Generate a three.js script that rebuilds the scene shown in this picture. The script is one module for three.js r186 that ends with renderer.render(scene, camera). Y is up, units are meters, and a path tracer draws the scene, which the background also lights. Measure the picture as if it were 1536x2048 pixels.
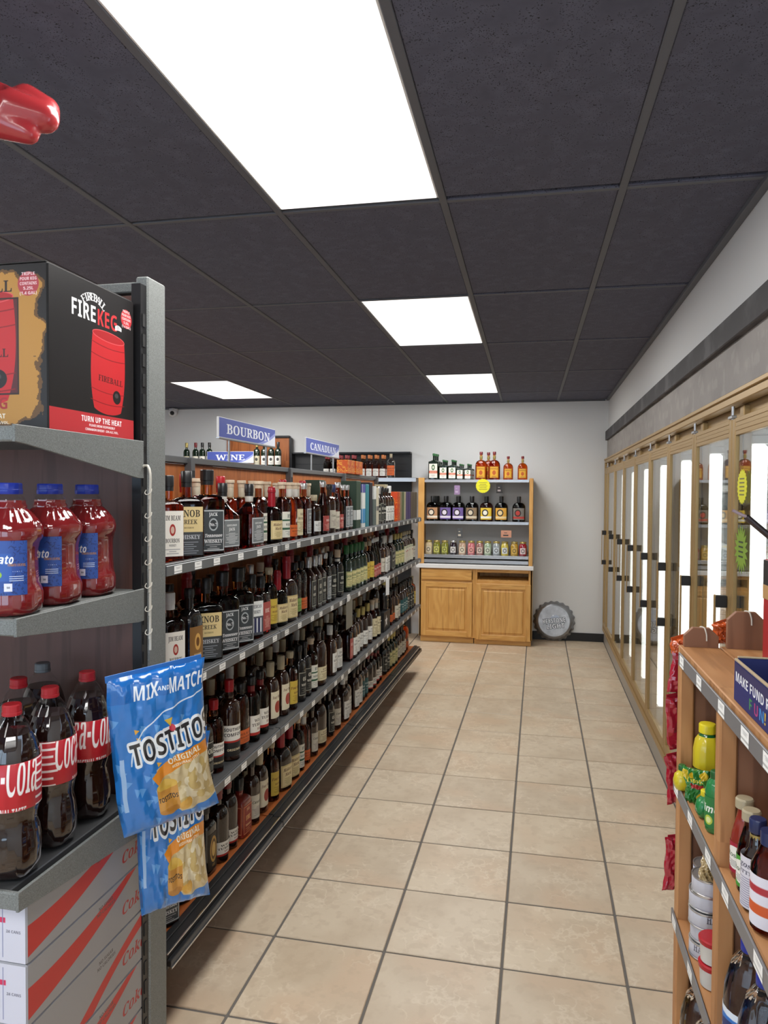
import * as THREE from 'three';
import { mergeGeometries, toCreasedNormals } from 'three/addons/utils/BufferGeometryUtils.js';
import { RectAreaLightUniformsLib } from 'three/addons/lights/RectAreaLightUniformsLib.js';
import { MarchingCubes } from 'three/addons/objects/MarchingCubes.js';

// ---------------------------------------------------------------- camera, sky, lights, exposure
const scene = new THREE.Scene();
const camera = new THREE.PerspectiveCamera(70.79, 1536 / 2048, 0.05, 60);
camera.position.set(0, 1.62, 0);
camera.rotation.order = 'YXZ';
camera.rotation.set(-0.026, 0.2111, 0.0057);
const renderer = new THREE.WebGLRenderer({ antialias: true });
renderer.toneMapping = THREE.LinearToneMapping;
renderer.toneMappingExposure = 1.0;
renderer.shadowMap.enabled = true;
RectAreaLightUniformsLib.init();
scene.background = new THREE.Color().setRGB(0.62, 0.78, 1.0);       // overcast daylight beyond the shop front
scene.backgroundIntensity = 4.6;
const PANEL_LIGHT = 13.0, PANEL_GLOW = 1.35, TUBE_LIGHT = 5, TUBE_GLOW = 2.6;
const PANEL_COLOR = new THREE.Color().setRGB(1.0, 0.985, 0.955);

// ---------------------------------------------------------------- helpers
function rng(seed) { let a = seed >>> 0; return () => { a = (a + 0x6D2B79F5) >>> 0; let t = a; t = Math.imul(t ^ (t >>> 15), t | 1); t ^= t + Math.imul(t ^ (t >>> 7), t | 61); return ((t ^ (t >>> 14)) >>> 0) / 4294967296; }; }
const R0 = rng(7);
const rr = (a, b) => a + (b - a) * R0();
const V = (x, y, z) => new THREE.Vector3(x, y, z);
const taken = new Map();
function numbered(n) { const k = taken.get(n) || 0; taken.set(n, k + 1); return k ? `${n}_${String(k).padStart(3, '0')}` : n; }
function thing(name, label, category, pos = [0, 0, 0], turn = 0, group) {
  const o = new THREE.Group(); o.name = numbered(name); o.position.set(...pos); o.rotation.y = turn;
  o.userData = { label, category }; if (group) o.userData.group = group; scene.add(o); return o;
}
function struct(name, label, category, parent) {
  const o = new THREE.Group(); o.name = name; o.userData = { kind: 'structure', label, category }; scene.add(o); return o;
}
function part(parent, name, geo, mat, label) {
  const m = new THREE.Mesh(geo, mat); m.name = name; m.castShadow = m.receiveShadow = true;
  if (label) m.userData.label = label;
  parent.add(m); return m;
}
function dup(src, pos, turn, label, group) {
  const o = src.clone(); o.name = numbered(src.userData.base || src.name.replace(/_\d{3}$/, '')); o.position.set(...pos); o.rotation.set(0, turn, 0);
  o.userData = { ...src.userData }; if (label) o.userData.label = label; if (group) o.userData.group = group;
  scene.add(o); return o;
}
const M = (o) => new THREE.MeshStandardMaterial(o);
const P = (o) => new THREE.MeshPhysicalMaterial(o);
const lin = (r, g, b) => new THREE.Color().setRGB(r, g, b);

// chamfered box, uv in metres
function cbox(w, h, d, x = 0, y = 0, z = 0, c = 0.002, us = 1) {
  const H = [w / 2, h / 2, d / 2]; c = Math.min(c, w * 0.45, h * 0.45, d * 0.45);
  const vert = (s, ax) => [0, 1, 2].map((k) => s[k] * (k === ax ? H[k] : H[k] - c));
  const pos = [], uv = [];
  const tri = (a, b, d2) => {
    const e1 = [b[0] - a[0], b[1] - a[1], b[2] - a[2]], e2 = [d2[0] - a[0], d2[1] - a[1], d2[2] - a[2]];
    const n = [e1[1] * e2[2] - e1[2] * e2[1], e1[2] * e2[0] - e1[0] * e2[2], e1[0] * e2[1] - e1[1] * e2[0]];
    const m = [a[0] + b[0] + d2[0], a[1] + b[1] + d2[1], a[2] + b[2] + d2[2]];
    const flip = n[0] * m[0] + n[1] * m[1] + n[2] * m[2] < 0;
    const an = n.map(Math.abs), ax = an[0] >= an[1] && an[0] >= an[2] ? 0 : an[1] >= an[2] ? 1 : 2;
    for (const p of flip ? [a, d2, b] : [a, b, d2]) {
      pos.push(p[0] + x, p[1] + y, p[2] + z);
      const q = [p[0] + x, p[1] + y, p[2] + z];
      if (ax === 0) uv.push(q[2] * us, q[1] * us); else if (ax === 1) uv.push(q[0] * us, q[2] * us); else uv.push(q[0] * us, q[1] * us);
    }
  };
  const quad = (a, b, e, f) => { tri(a, b, e); tri(a, e, f); };
  for (let ax = 0; ax < 3; ax++) for (const s of [-1, 1]) {
    const [i, j] = [0, 1, 2].filter((k) => k !== ax);
    const S = (a, b) => { const q = [0, 0, 0]; q[ax] = s; q[i] = a; q[j] = b; return vert(q, ax); };
    quad(S(-1, -1), S(1, -1), S(1, 1), S(-1, 1));
  }
  if (c > 0) {
    for (let ax = 0; ax < 3; ax++) { const [i, j] = [0, 1, 2].filter((k) => k !== ax);
      for (const a of [-1, 1]) for (const b of [-1, 1]) { const lo = [0, 0, 0], hi = [0, 0, 0]; lo[i] = hi[i] = a; lo[j] = hi[j] = b; lo[ax] = -1; hi[ax] = 1; quad(vert(lo, i), vert(hi, i), vert(hi, j), vert(lo, j)); } }
    for (const a of [-1, 1]) for (const b of [-1, 1]) for (const e of [-1, 1]) { const q = [a, b, e]; tri(vert(q, 0), vert(q, 1), vert(q, 2)); }
  }
  const g = new THREE.BufferGeometry();
  g.setAttribute('position', new THREE.Float32BufferAttribute(pos, 3)); g.setAttribute('uv', new THREE.Float32BufferAttribute(uv, 2)); g.computeVertexNormals();
  return g;
}
const pbox = (...a) => { const b = a.slice(0, 6); return cbox(b[0], b[1], b[2], b[3] || 0, b[4] || 0, b[5] || 0, 0); };
function merge(list) { return mergeGeometries(list.map((g) => (g.index ? g.toNonIndexed() : g)).map((g) => { for (const k of Object.keys(g.attributes)) if (!['position', 'normal', 'uv'].includes(k)) g.deleteAttribute(k); return g; })); }
function tube(pts, r, seg = 24, rad = 8) { return new THREE.TubeGeometry(new THREE.CatmullRomCurve3(pts.map((p) => V(...p))), seg, r, rad, false); }
function cyl(r1, r2, h, x, y, z, seg = 20) { return new THREE.CylinderGeometry(r1, r2, h, seg).translate(x, y, z); }
// loft of rings {y, w, d, n}: superellipse cross-sections; front is +z
function ringPoint(r, a, mod) {
  const c = Math.cos(a), s = Math.sin(a), e = 2 / r.n, k = mod ? mod(a, r) : 1;
  return [Math.sign(s) * Math.pow(Math.abs(s), e) * r.w * k, r.y, Math.sign(c) * Math.pow(Math.abs(c), e) * r.d * k];
}
function loft(rings, seg = 24, mod, crease = 0.7) {
  const pos = [], uv = [], idx = [];
  rings.forEach((r, i) => { for (let k = 0; k <= seg; k++) { const a = (k / seg) * Math.PI * 2 - Math.PI; pos.push(...ringPoint(r, a, mod)); uv.push(k / seg, i / (rings.length - 1)); } });
  const W = seg + 1;
  for (let i = 0; i < rings.length - 1; i++) for (let k = 0; k < seg; k++) { const a = i * W + k, b = a + 1, c = a + W, d = c + 1; idx.push(a, b, d, a, d, c); }
  for (const [i, up] of [[0, false], [rings.length - 1, true]]) {
    const r = rings[i]; const o = pos.length / 3; pos.push(0, r.y, 0); uv.push(0.5, 0.5);
    for (let k = 0; k < seg; k++) { const a = i * W + k; if (up) idx.push(o, a, a + 1); else idx.push(o, a + 1, a); }
  }
  let g = new THREE.BufferGeometry(); g.setAttribute('position', new THREE.Float32BufferAttribute(pos, 3)); g.setAttribute('uv', new THREE.Float32BufferAttribute(uv, 2)); g.setIndex(idx);
  return toCreasedNormals(g, crease);
}
const lathe = (pts, seg = 24, crease = 0.7, mod) => loft(pts.map(([r, y]) => ({ y, w: r, d: r, n: 2 })), seg, mod, crease);
// a label sheet lying on a ring section: angle +-a for round, or flat front for boxy sections
function sheet(r, y0, y1, half, off = 0.0007, centre = 0, seg = 14) {
  const pos = [], uv = [], idx = [];
  for (let k = 0; k <= seg; k++) {
    const f = k / seg * 2 - 1; let x, z;
    if (r.n <= 2.9) { const a = f * half + centre; const p = ringPoint({ y: 0, w: r.w + off, d: r.d + off, n: r.n }, a); x = p[0]; z = p[2]; }
    else { x = f * Math.min(half * r.w, r.w * 0.985); z = (r.d + off) * Math.pow(1 - Math.pow(Math.abs(x / (r.w + off)), r.n), 1 / r.n); }
    pos.push(x, y0, z, x, y1, z); uv.push(k / seg, 0, k / seg, 1);
    if (k < seg) { const a = k * 2; idx.push(a, a + 2, a + 3, a, a + 3, a + 1); }
  }
  const g = new THREE.BufferGeometry(); g.setAttribute('position', new THREE.Float32BufferAttribute(pos, 3)); g.setAttribute('uv', new THREE.Float32BufferAttribute(uv, 2)); g.setIndex(idx); g.computeVertexNormals(); return g;
}

// ---------------------------------------------------------------- procedural textures
function vnoise(seed, N) { const r = rng(seed), g = new Float32Array(N * N); for (let i = 0; i < g.length; i++) g[i] = r(); return (x, y) => { const xi = Math.floor(x), yi = Math.floor(y); let fx = x - xi, fy = y - yi; fx = fx * fx * (3 - 2 * fx); fy = fy * fy * (3 - 2 * fy); const w = (v) => ((v % N) + N) % N; const a = g[w(yi) * N + w(xi)], b = g[w(yi) * N + w(xi + 1)], c = g[w(yi + 1) * N + w(xi)], d = g[w(yi + 1) * N + w(xi + 1)]; return a + (b - a) * fx + (c - a) * fy + (a - b - c + d) * fx * fy; }; }
function fbm(seed, base, oct) { const ns = []; for (let i = 0; i < oct; i++) ns.push(vnoise(seed + i * 13, base << i)); return (u, v) => { let s = 0, a = 0.5, t = 0; for (let i = 0; i < oct; i++) { s += a * ns[i](u * (base << i), v * (base << i)); t += a; a *= 0.5; } return s / t; }; }
function dtex(N, fn, srgb = true) {
  const d = new Uint8Array(N * N * 4);
  for (let y = 0; y < N; y++) for (let x = 0; x < N; x++) { const c = fn(x / N, y / N, x, y), i = (y * N + x) * 4; d[i] = Math.max(0, Math.min(255, c[0])); d[i + 1] = Math.max(0, Math.min(255, c[1])); d[i + 2] = Math.max(0, Math.min(255, c[2])); d[i + 3] = 255; }
  const t = new THREE.DataTexture(d, N, N); t.wrapS = t.wrapT = THREE.RepeatWrapping; t.magFilter = THREE.LinearFilter; t.minFilter = THREE.LinearMipmapLinearFilter; t.generateMipmaps = true; if (srgb) t.colorSpace = THREE.SRGBColorSpace; t.needsUpdate = true; return t;
}
function rep(t, x, y) { const c = t.clone(); c.repeat.set(x, y); c.needsUpdate = true; return c; }
const mix3 = (a, b, t) => [a[0] + (b[0] - a[0]) * t, a[1] + (b[1] - a[1]) * t, a[2] + (b[2] - a[2]) * t];
const sm = (a, b, x) => { const t = Math.max(0, Math.min(1, (x - a) / (b - a))); return t * t * (3 - 2 * t); };
function ctex(w, h, fn) {
  const c = document.createElement('canvas'); c.width = w; c.height = h; const x = c.getContext('2d'); fn(x, w, h);
  const t = new THREE.CanvasTexture(c); t.colorSpace = THREE.SRGBColorSpace; t.magFilter = THREE.LinearFilter; t.needsUpdate = true; return t;
}
// ---------------------------------------------------------------- materials
const stoneA = fbm(11, 6, 5), stoneB = fbm(29, 40, 3), stoneC = fbm(47, 3, 3), stoneW = fbm(83, 5, 4), stoneR = fbm(97, 24, 4);
function stoneVein(u, v) { const q = stoneR(u + 0.02 * (stoneB(v, u) - 0.5), v); return (1 - Math.min(1, Math.abs(q - 0.5) * 16)) * sm(0.4, 0.6, stoneW(u, v)); }
const stoneColor = dtex(1024, (u, v) => {
  const a = stoneA(u, v), b = stoneB(u, v), c = stoneC(u, v), k = stoneVein(u, v);
  let col = mix3([196, 179, 157], [209, 194, 173], sm(0.3, 0.7, a)); col = mix3(col, [205, 178, 152], 0.55 * sm(0.5, 0.7, c)); col = mix3(col, [182, 163, 141], 0.32 * sm(0.5, 0.75, b)); col = mix3(col, [224, 211, 192], 0.6 * k); return col;
});
const stoneBump = dtex(1024, (u, v) => { const h = 110 + 80 * (stoneA(u, v) - 0.5) + 50 * (stoneB(u, v) - 0.5) + 55 * stoneVein(u, v); return [h, h, h]; }, false);
function stoneMat(ox, oy, tint) { const m = stoneColor.clone(), b = stoneBump.clone(); for (const t of [m, b]) { t.offset.set(ox, oy); t.repeat.set(0.9, 0.9); t.needsUpdate = true; } return M({ map: m, bumpMap: b, bumpScale: 0.0014, roughness: 0.42, color: tint }); }
const tileMats = [stoneMat(0, 0, lin(1.0, 0.98, 0.945)), stoneMat(0.37, 0.21, lin(1.03, 1.0, 0.95)), stoneMat(0.71, 0.55, lin(1.0, 0.975, 0.935)), stoneMat(0.13, 0.78, lin(1.02, 0.985, 0.93))];
const groutMat = M({ color: lin(0.15, 0.135, 0.12), roughness: 0.9 });
const ceilN = fbm(5, 16, 4), ceilF = vnoise(91, 256);
const ceilColor = dtex(512, (u, v) => { const p = ceilF(u * 256, v * 256) > 0.86 && ceilN(u, v) > 0.4 ? 0.3 : 1; const k = (0.88 + 0.24 * ceilN(u, v)) * p; return [92 * k, 93 * k, 108 * k]; });
const ceilBump = dtex(512, (u, v) => { const h = ceilF(u * 256, v * 256) > 0.86 && ceilN(u, v) > 0.4 ? 30 : 160 + 60 * (ceilN(u, v) - 0.5); return [h, h, h]; }, false);
const ceilMat = M({ map: ceilColor, bumpMap: ceilBump, bumpScale: 0.001, roughness: 0.95 });
for (const t of [ceilColor, ceilBump]) t.repeat.set(1.6, 1.6);
const gridMat = M({ color: lin(0.115, 0.12, 0.138), roughness: 0.6 });
const plaN = fbm(21, 5, 5);
const plasterBump = dtex(256, (u, v) => { const h = 128 + 60 * (plaN(u, v) - 0.5); return [h, h, h]; }, false);
const wallMat = M({ color: lin(0.71, 0.715, 0.71), roughness: 0.55, bumpMap: plasterBump, bumpScale: 0.001 });
const hdrN = fbm(33, 4, 6), hdrS = fbm(57, 9, 4);
const headerColor = dtex(512, (u, v) => { const n = hdrN(u, v), s = sm(0.6, 0.72, hdrS(u, v)); let c = mix3([124, 119, 116], [160, 154, 149], n); c = mix3(c, [178, 172, 166], 0.3 * s); return c; });
headerColor.repeat.set(1.7, 1.7);
const headerMat = M({ map: headerColor, roughness: 0.6, bumpMap: plasterBump, bumpScale: 0.0012 });
const trimN = fbm(61, 6, 5);
const trimColor = dtex(256, (u, v) => { const n = sm(0.45, 0.75, trimN(u, v)); return mix3([62, 60, 62], [92, 90, 92], n); });
const trimMat = M({ map: trimColor, roughness: 0.7 });
function woodTex(seed, dark, mid, light, stretch, rings) {
  const n = fbm(seed, 4, 5), f = fbm(seed + 5, 32, 3);
  return dtex(512, (u, v) => { const d = n(u, v * 0.25 * stretch); const g = 0.5 + 0.5 * Math.sin((u * rings + d * 9) * Math.PI * 2); const p = f(u * 2, v * 0.12); let c = mix3(mid, light, g * 0.7); return mix3(c, dark, 0.45 * sm(0.52, 0.75, p)); });
}
const oakTex = woodTex(101, [158, 106, 46], [204, 150, 76], [220, 170, 96], 1, 5);
const oakMat = P({ map: oakTex, roughness: 0.45, clearcoat: 0.25, clearcoatRoughness: 0.35 });
const oakMatH = (() => { const t = oakTex.clone(); t.rotation = Math.PI / 2; t.needsUpdate = true; return P({ map: t, roughness: 0.45, clearcoat: 0.25, clearcoatRoughness: 0.35 }); })();
const cherryTex = woodTex(131, [120, 62, 26], [172, 98, 48], [188, 112, 58], 1, 3);
const cherryMat = M({ map: cherryTex, roughness: 0.5 });
const walnutTex = woodTex(151, [72, 47, 40], [100, 68, 60], [106, 72, 63], 1, 3);
const walnutMat = M({ map: walnutTex, roughness: 0.5 });
const deckMat = M({ map: woodTex(171, [132, 64, 24], [178, 96, 42], [196, 112, 54], 1, 3), roughness: 0.5 });
const pineTex = woodTex(191, [134, 90, 52], [176, 124, 78], [194, 144, 96], 1, 4);
const pineMat = M({ map: pineTex, roughness: 0.6 });
const cedarMat = M({ map: woodTex(193, [98, 64, 46], [132, 90, 65], [148, 104, 77], 1, 4), roughness: 0.65 });
const spkN = vnoise(201, 256), spkM = fbm(203, 24, 3);
const spkBump = dtex(256, (u, v) => { const h = 90 + 120 * spkN(u * 256, v * 256) * spkM(u, v); return [h, h, h]; }, false);
spkBump.repeat.set(5, 5);
const spkColor = dtex(256, (u, v) => { const k = 0.82 + 0.4 * spkN(u * 256, v * 256); return [117 * k, 120 * k, 118 * k]; });
spkColor.repeat.set(5, 5);
const powderMat = M({ map: spkColor, bumpMap: spkBump, bumpScale: 0.0006, roughness: 0.55, metalness: 0.15 });
const shelfMat = M({ color: lin(0.075, 0.077, 0.08), roughness: 0.42, metalness: 0.3 });
const railMat = M({ color: lin(0.14, 0.145, 0.15), roughness: 0.4, metalness: 0.3 });
const blackMetal = M({ color: lin(0.018, 0.018, 0.02), roughness: 0.35, metalness: 0.3 });
const blackMat = M({ color: lin(0.012, 0.012, 0.013), roughness: 0.5 });
const chromeMat = M({ color: lin(0.7, 0.7, 0.72), roughness: 0.22, metalness: 1 });
const steelMat = M({ color: lin(0.5, 0.51, 0.53), roughness: 0.32, metalness: 0.85 });
const goldMat = M({ color: lin(0.42, 0.28, 0.12), roughness: 0.42, metalness: 0.5 });
const whiteMat = M({ color: lin(0.78, 0.78, 0.78), roughness: 0.5 });
const offWhite = M({ color: lin(0.62, 0.6, 0.55), roughness: 0.6 });
const paneMat = P({ color: lin(0.96, 0.98, 0.97), roughness: 0.0, transmission: 1, thickness: 0, ior: 1.5 });
const coolerMat = M({ color: lin(0.5, 0.52, 0.53), roughness: 0.5 });
const tubeGlow = M({ color: lin(0.9, 0.9, 0.9), emissive: lin(0.97, 1, 0.99), emissiveIntensity: TUBE_GLOW });
const panelGlow = M({ color: lin(0.9, 0.9, 0.9), emissive: lin(1, 0.995, 0.98), emissiveIntensity: PANEL_GLOW });
const clearPlastic = P({ color: lin(0.97, 0.97, 0.97), roughness: 0.05, transmission: 1, thickness: 0, ior: 1.45 });
const creamPlastic = M({ color: lin(0.6, 0.56, 0.48), roughness: 0.4 });
const cap = (r, g, b, ro = 0.35) => M({ color: lin(r, g, b), roughness: ro });
const CAP = { black: cap(0.012, 0.012, 0.013), red: cap(0.42, 0.012, 0.02), wax: cap(0.3, 0.008, 0.018, 0.3), white: cap(0.62, 0.62, 0.6), cork: cap(0.58, 0.46, 0.33, 0.7), silver: M({ color: lin(0.6, 0.6, 0.6), roughness: 0.3, metalness: 0.8 }), gold: M({ color: lin(0.5, 0.4, 0.14), roughness: 0.35, metalness: 0.6 }), blue: cap(0.01, 0.03, 0.33), green: cap(0.02, 0.12, 0.03), grey: cap(0.14, 0.15, 0.16), yellow: cap(0.72, 0.6, 0.02), tan: cap(0.42, 0.36, 0.24), maroon: cap(0.16, 0.01, 0.015), navy: cap(0.02, 0.03, 0.1) };
const glass = (r, g, b, dist) => P({ color: lin(1, 1, 1), roughness: 0.02, transmission: 1, thickness: 0.06, ior: 1.42, attenuationColor: lin(r, g, b), attenuationDistance: dist });
const GL = {
  amber: glass(0.62, 0.2, 0.035, 0.035), dark: glass(0.35, 0.07, 0.012, 0.022), brown: glass(0.45, 0.12, 0.03, 0.03), fire: glass(0.75, 0.18, 0.02, 0.04), clear: glass(0.93, 0.95, 0.94, 0.1),
  green: P({ color: lin(0.006, 0.016, 0.008), roughness: 0.06, clearcoat: 0.5, clearcoatRoughness: 0.03 }), black: P({ color: lin(0.008, 0.007, 0.007), roughness: 0.08, clearcoat: 0.6, clearcoatRoughness: 0.03 }), oil: P({ color: lin(0.013, 0.004, 0.002), roughness: 0.07, clearcoat: 0.6, clearcoatRoughness: 0.03 }), red: P({ color: lin(0.25, 0.03, 0.018), roughness: 0.1, clearcoat: 0.6, clearcoatRoughness: 0.03 }), bourbon: P({ color: lin(0.024, 0.007, 0.003), roughness: 0.06, clearcoat: 0.6, clearcoatRoughness: 0.03 }),
};
const FONT = { b: ['bold', 'sans-serif'], i: ['italic bold', 'sans-serif'], s: ['bold', 'serif'], si: ['italic bold', 'serif'], n: ['normal', 'sans-serif'] };
// printed labels: {bg, border, items:[text, y, size, colour, font]}
function print(o, w = 192, h = 192) {
  return ctex(w, h, (x) => {
    x.fillStyle = o.bg; x.fillRect(0, 0, w, h);
    for (const b of o.bands || []) { x.fillStyle = b[2]; x.fillRect(0, b[0] * h, w, (b[1] - b[0]) * h); }
    if (o.border) { x.strokeStyle = o.border; x.lineWidth = w * 0.03; x.strokeRect(w * 0.04, h * 0.035, w * 0.92, h * 0.93); }
    for (const d of o.discs || []) { x.fillStyle = d[3]; x.beginPath(); x.arc(d[0] * w, d[1] * h, d[2] * w, 0, 7); x.fill(); }
    x.textAlign = 'center'; x.textBaseline = 'middle';
    for (const [t, y, s, c, f] of o.items || []) { const [st, fam] = FONT[f || 'b']; x.fillStyle = c; x.font = `${st} ${Math.round(s * h)}px ${fam}`; x.fillText(t, w / 2, y * h, w * 0.92); }
    if (o.lines) { x.fillStyle = o.lines[2]; const r = rng(o.lines[3] || 3); for (let y = o.lines[0]; y < o.lines[1]; y += 0.045) { const q = 0.3 + 0.5 * r(); x.fillRect(w * (0.5 - q / 2), y * h, w * q, h * 0.016); } }
    if (o.draw) o.draw(x, w, h);
  });
}
const labelMat = (o, w, h) => M({ map: print(o, w, h), roughness: 0.5 });
// ---------------------------------------------------------------- the room
const CEIL = 2.655, BACK = -8.2, FRONT = 3.2, LEFT = -5.2, RIGHT = 0.735;
// floor
{
  const fl = struct('floor', 'beige stone-look ceramic tile floor with dark grout', 'floor');
  part(fl, 'grout_bed', pbox(9, 0.2, 13, -2, -0.104, -2.5), groutMat);
  const S = 0.4107, X0 = -0.9268, Z0 = -3.6863, r = rng(3);
  const geos = [0, 1, 2, 3].map((k) => { const g = cbox(S - 0.0095, 0.02, S - 0.0095, 0, 0, 0, 0.0025); if (k % 2) { const u = g.attributes.uv; for (let i = 0; i < u.count; i++) u.setXY(i, 1 - u.getX(i), u.getY(i) + 0.4); } return g; });
  const rest = [];
  for (let i = -10; i < 4; i++) for (let j = -11; j < 17; j++) {
    const x = X0 + (i + 0.5) * S, z = Z0 + (j + 0.5) * S;
    if (z < BACK - 0.1 || z > FRONT || x < LEFT) continue;
    const y = -0.01 + (r() - 0.5) * 0.0016;
    if (i >= -2 && j < 12) { const m = part(fl, 'floor_tile', geos[Math.floor(r() * 4)], tileMats[Math.floor(r() * 4)]); m.position.set(x, y, z); m.rotation.set((r() - 0.5) * 0.002, Math.floor(r() * 2) * Math.PI, (r() - 0.5) * 0.002); }
    else rest.push(cbox(S - 0.0095, 0.02, S - 0.0095, x, -0.01, z, 0.0025));
  }
  const m = part(fl, 'floor_tile', merge(rest), tileMats[0]); m.userData.kind = 'stuff';
}
// ceiling: tiles 0.61 x 1.24 m dropped in a T-bar grid, a hair out of square with the walls
const CG = new THREE.Matrix4();
{
  const cl = struct('ceiling', 'black painted drop ceiling of fissured tiles in a metal grid', 'ceiling');
  const A = 0.6096, B = 1.2373, CX = -0.9188, CZ = -2.5478, SL = 0.0126, turn = Math.atan(SL);
  part(cl, 'ceiling_slab', pbox(9, 0.1, 14, -2, CEIL + 0.12, -2.5), blackMat);
  const lights = new Set(['0,0', '0,2', '0,4', '0,-2', '-4,4', '-4,2', '-4,0', '-4,-2', '2,-3']);
  globalThis.lightCells = [];
  const g = cbox(A - 0.026, 0.015, B - 0.026, 0, 0, 0, 0.003);
  const r = rng(9);
  for (let i = -7; i <= 3; i++) for (let j = -4; j <= 4; j++) {
    // cell j runs from CZ - (j-1)*B to CZ - j*B ; row 0 ends at CZ
    const z = CZ - (j - 0.5) * B, x = CX + (i + 0.5) * A + SL * z;
    if (x < LEFT - 0.2 || x > RIGHT + 0.25) continue;
    if (lights.has(`${i},${j}`)) { globalThis.lightCells.push([x, z, turn]); continue; }
    const m = part(cl, 'ceiling_tile', g, ceilMat); m.position.set(x, CEIL + 0.009, z); m.rotation.y = turn + (r() < 0.5 ? Math.PI : 0);
  }
  { // last row, cut at the back wall
    for (let i = -7; i <= 3; i++) { const z = CZ - 4.29 * B, x = CX + (i + 0.5) * A + SL * z; const m = part(cl, 'ceiling_tile', cbox(A - 0.026, 0.015, 0.58 * B - 0.026, 0, 0, 0, 0.003), ceilMat); m.position.set(x, CEIL + 0.009, z); m.rotation.y = turn; }
  }
  for (let i = -7; i <= 4; i++) { const x = CX + i * A; const m = part(cl, 'grid_bar', cbox(0.026, 0.03, 12.4, 0, 0, 0, 0.002), gridMat); m.position.set(x + SL * -2.3, CEIL + 0.013, -2.3); m.rotation.y = turn; }
  for (let j = -4; j <= 4; j++) { const z = CZ - j * B; const m = part(cl, 'cross_bar', cbox(6.9, 0.03, 0.02, 0, 0, 0, 0.002), gridMat); m.position.set(-2.2, CEIL + 0.0145, z); m.rotation.y = turn; }
  const tr = struct('trim_1', 'dark wall angle where ceiling meets right wall', 'trim'); part(tr, 'wall_angle', cbox(0.03, 0.022, 11.3, RIGHT - 0.015, CEIL - 0.008, -2.5, 0.002), gridMat);
  const tb = struct('trim_2', 'dark wall angle where ceiling meets back wall', 'trim'); part(tb, 'wall_angle', cbox(5.9, 0.018, 0.025, -2.25, CEIL - 0.007, BACK + 0.012, 0.002), gridMat);
}
// flat light panels in the grid
{
  const lab = ['flat white ceiling light panel over the open aisle, directly before the endcap', 'flat white ceiling light panel over the middle of the open aisle', 'flat white ceiling light panel closest to the oak hutch', 'flat white ceiling light panel above the wine wall beyond the gondola'];
  for (const [x, z, turn] of globalThis.lightCells) {
    let l = 'flat white ceiling light panel over the shop front end';
    if (x > -1.2 && z < -1 && z > -3) l = lab[0]; else if (x > -1.2 && z < -3 && z > -6) l = lab[1]; else if (x > -1.2 && z < -6) l = lab[2]; else if (x < -2 && z < -6) l = lab[3]; else if (x < -2) l = 'flat white ceiling light panel over the aisle behind the gondola';
    const t = thing('ceiling_light_panel', l, 'light', [x, CEIL, z], turn, 'flat ceiling light panels');
    const W = 0.5836, D = 1.211;
    part(t, 'diffuser', cbox(W - 0.012, 0.006, D - 0.012, 0, 0.003, 0, 0.002), panelGlow);
    part(t, 'frame', merge([cbox(0.01, 0.04, D, -W / 2 + 0.004, 0.022, 0), cbox(0.01, 0.04, D, W / 2 - 0.004, 0.022, 0), cbox(W, 0.04, 0.01, 0, 0.022, -D / 2 + 0.004), cbox(W, 0.04, 0.01, 0, 0.022, D / 2 - 0.004)]), whiteMat);
    const L = new THREE.RectAreaLight(PANEL_COLOR, PANEL_LIGHT, W - 0.02, D - 0.02); L.position.set(x, CEIL - 0.004, z); L.rotation.set(-Math.PI / 2, 0, turn); scene.add(L);
  }
}
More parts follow.
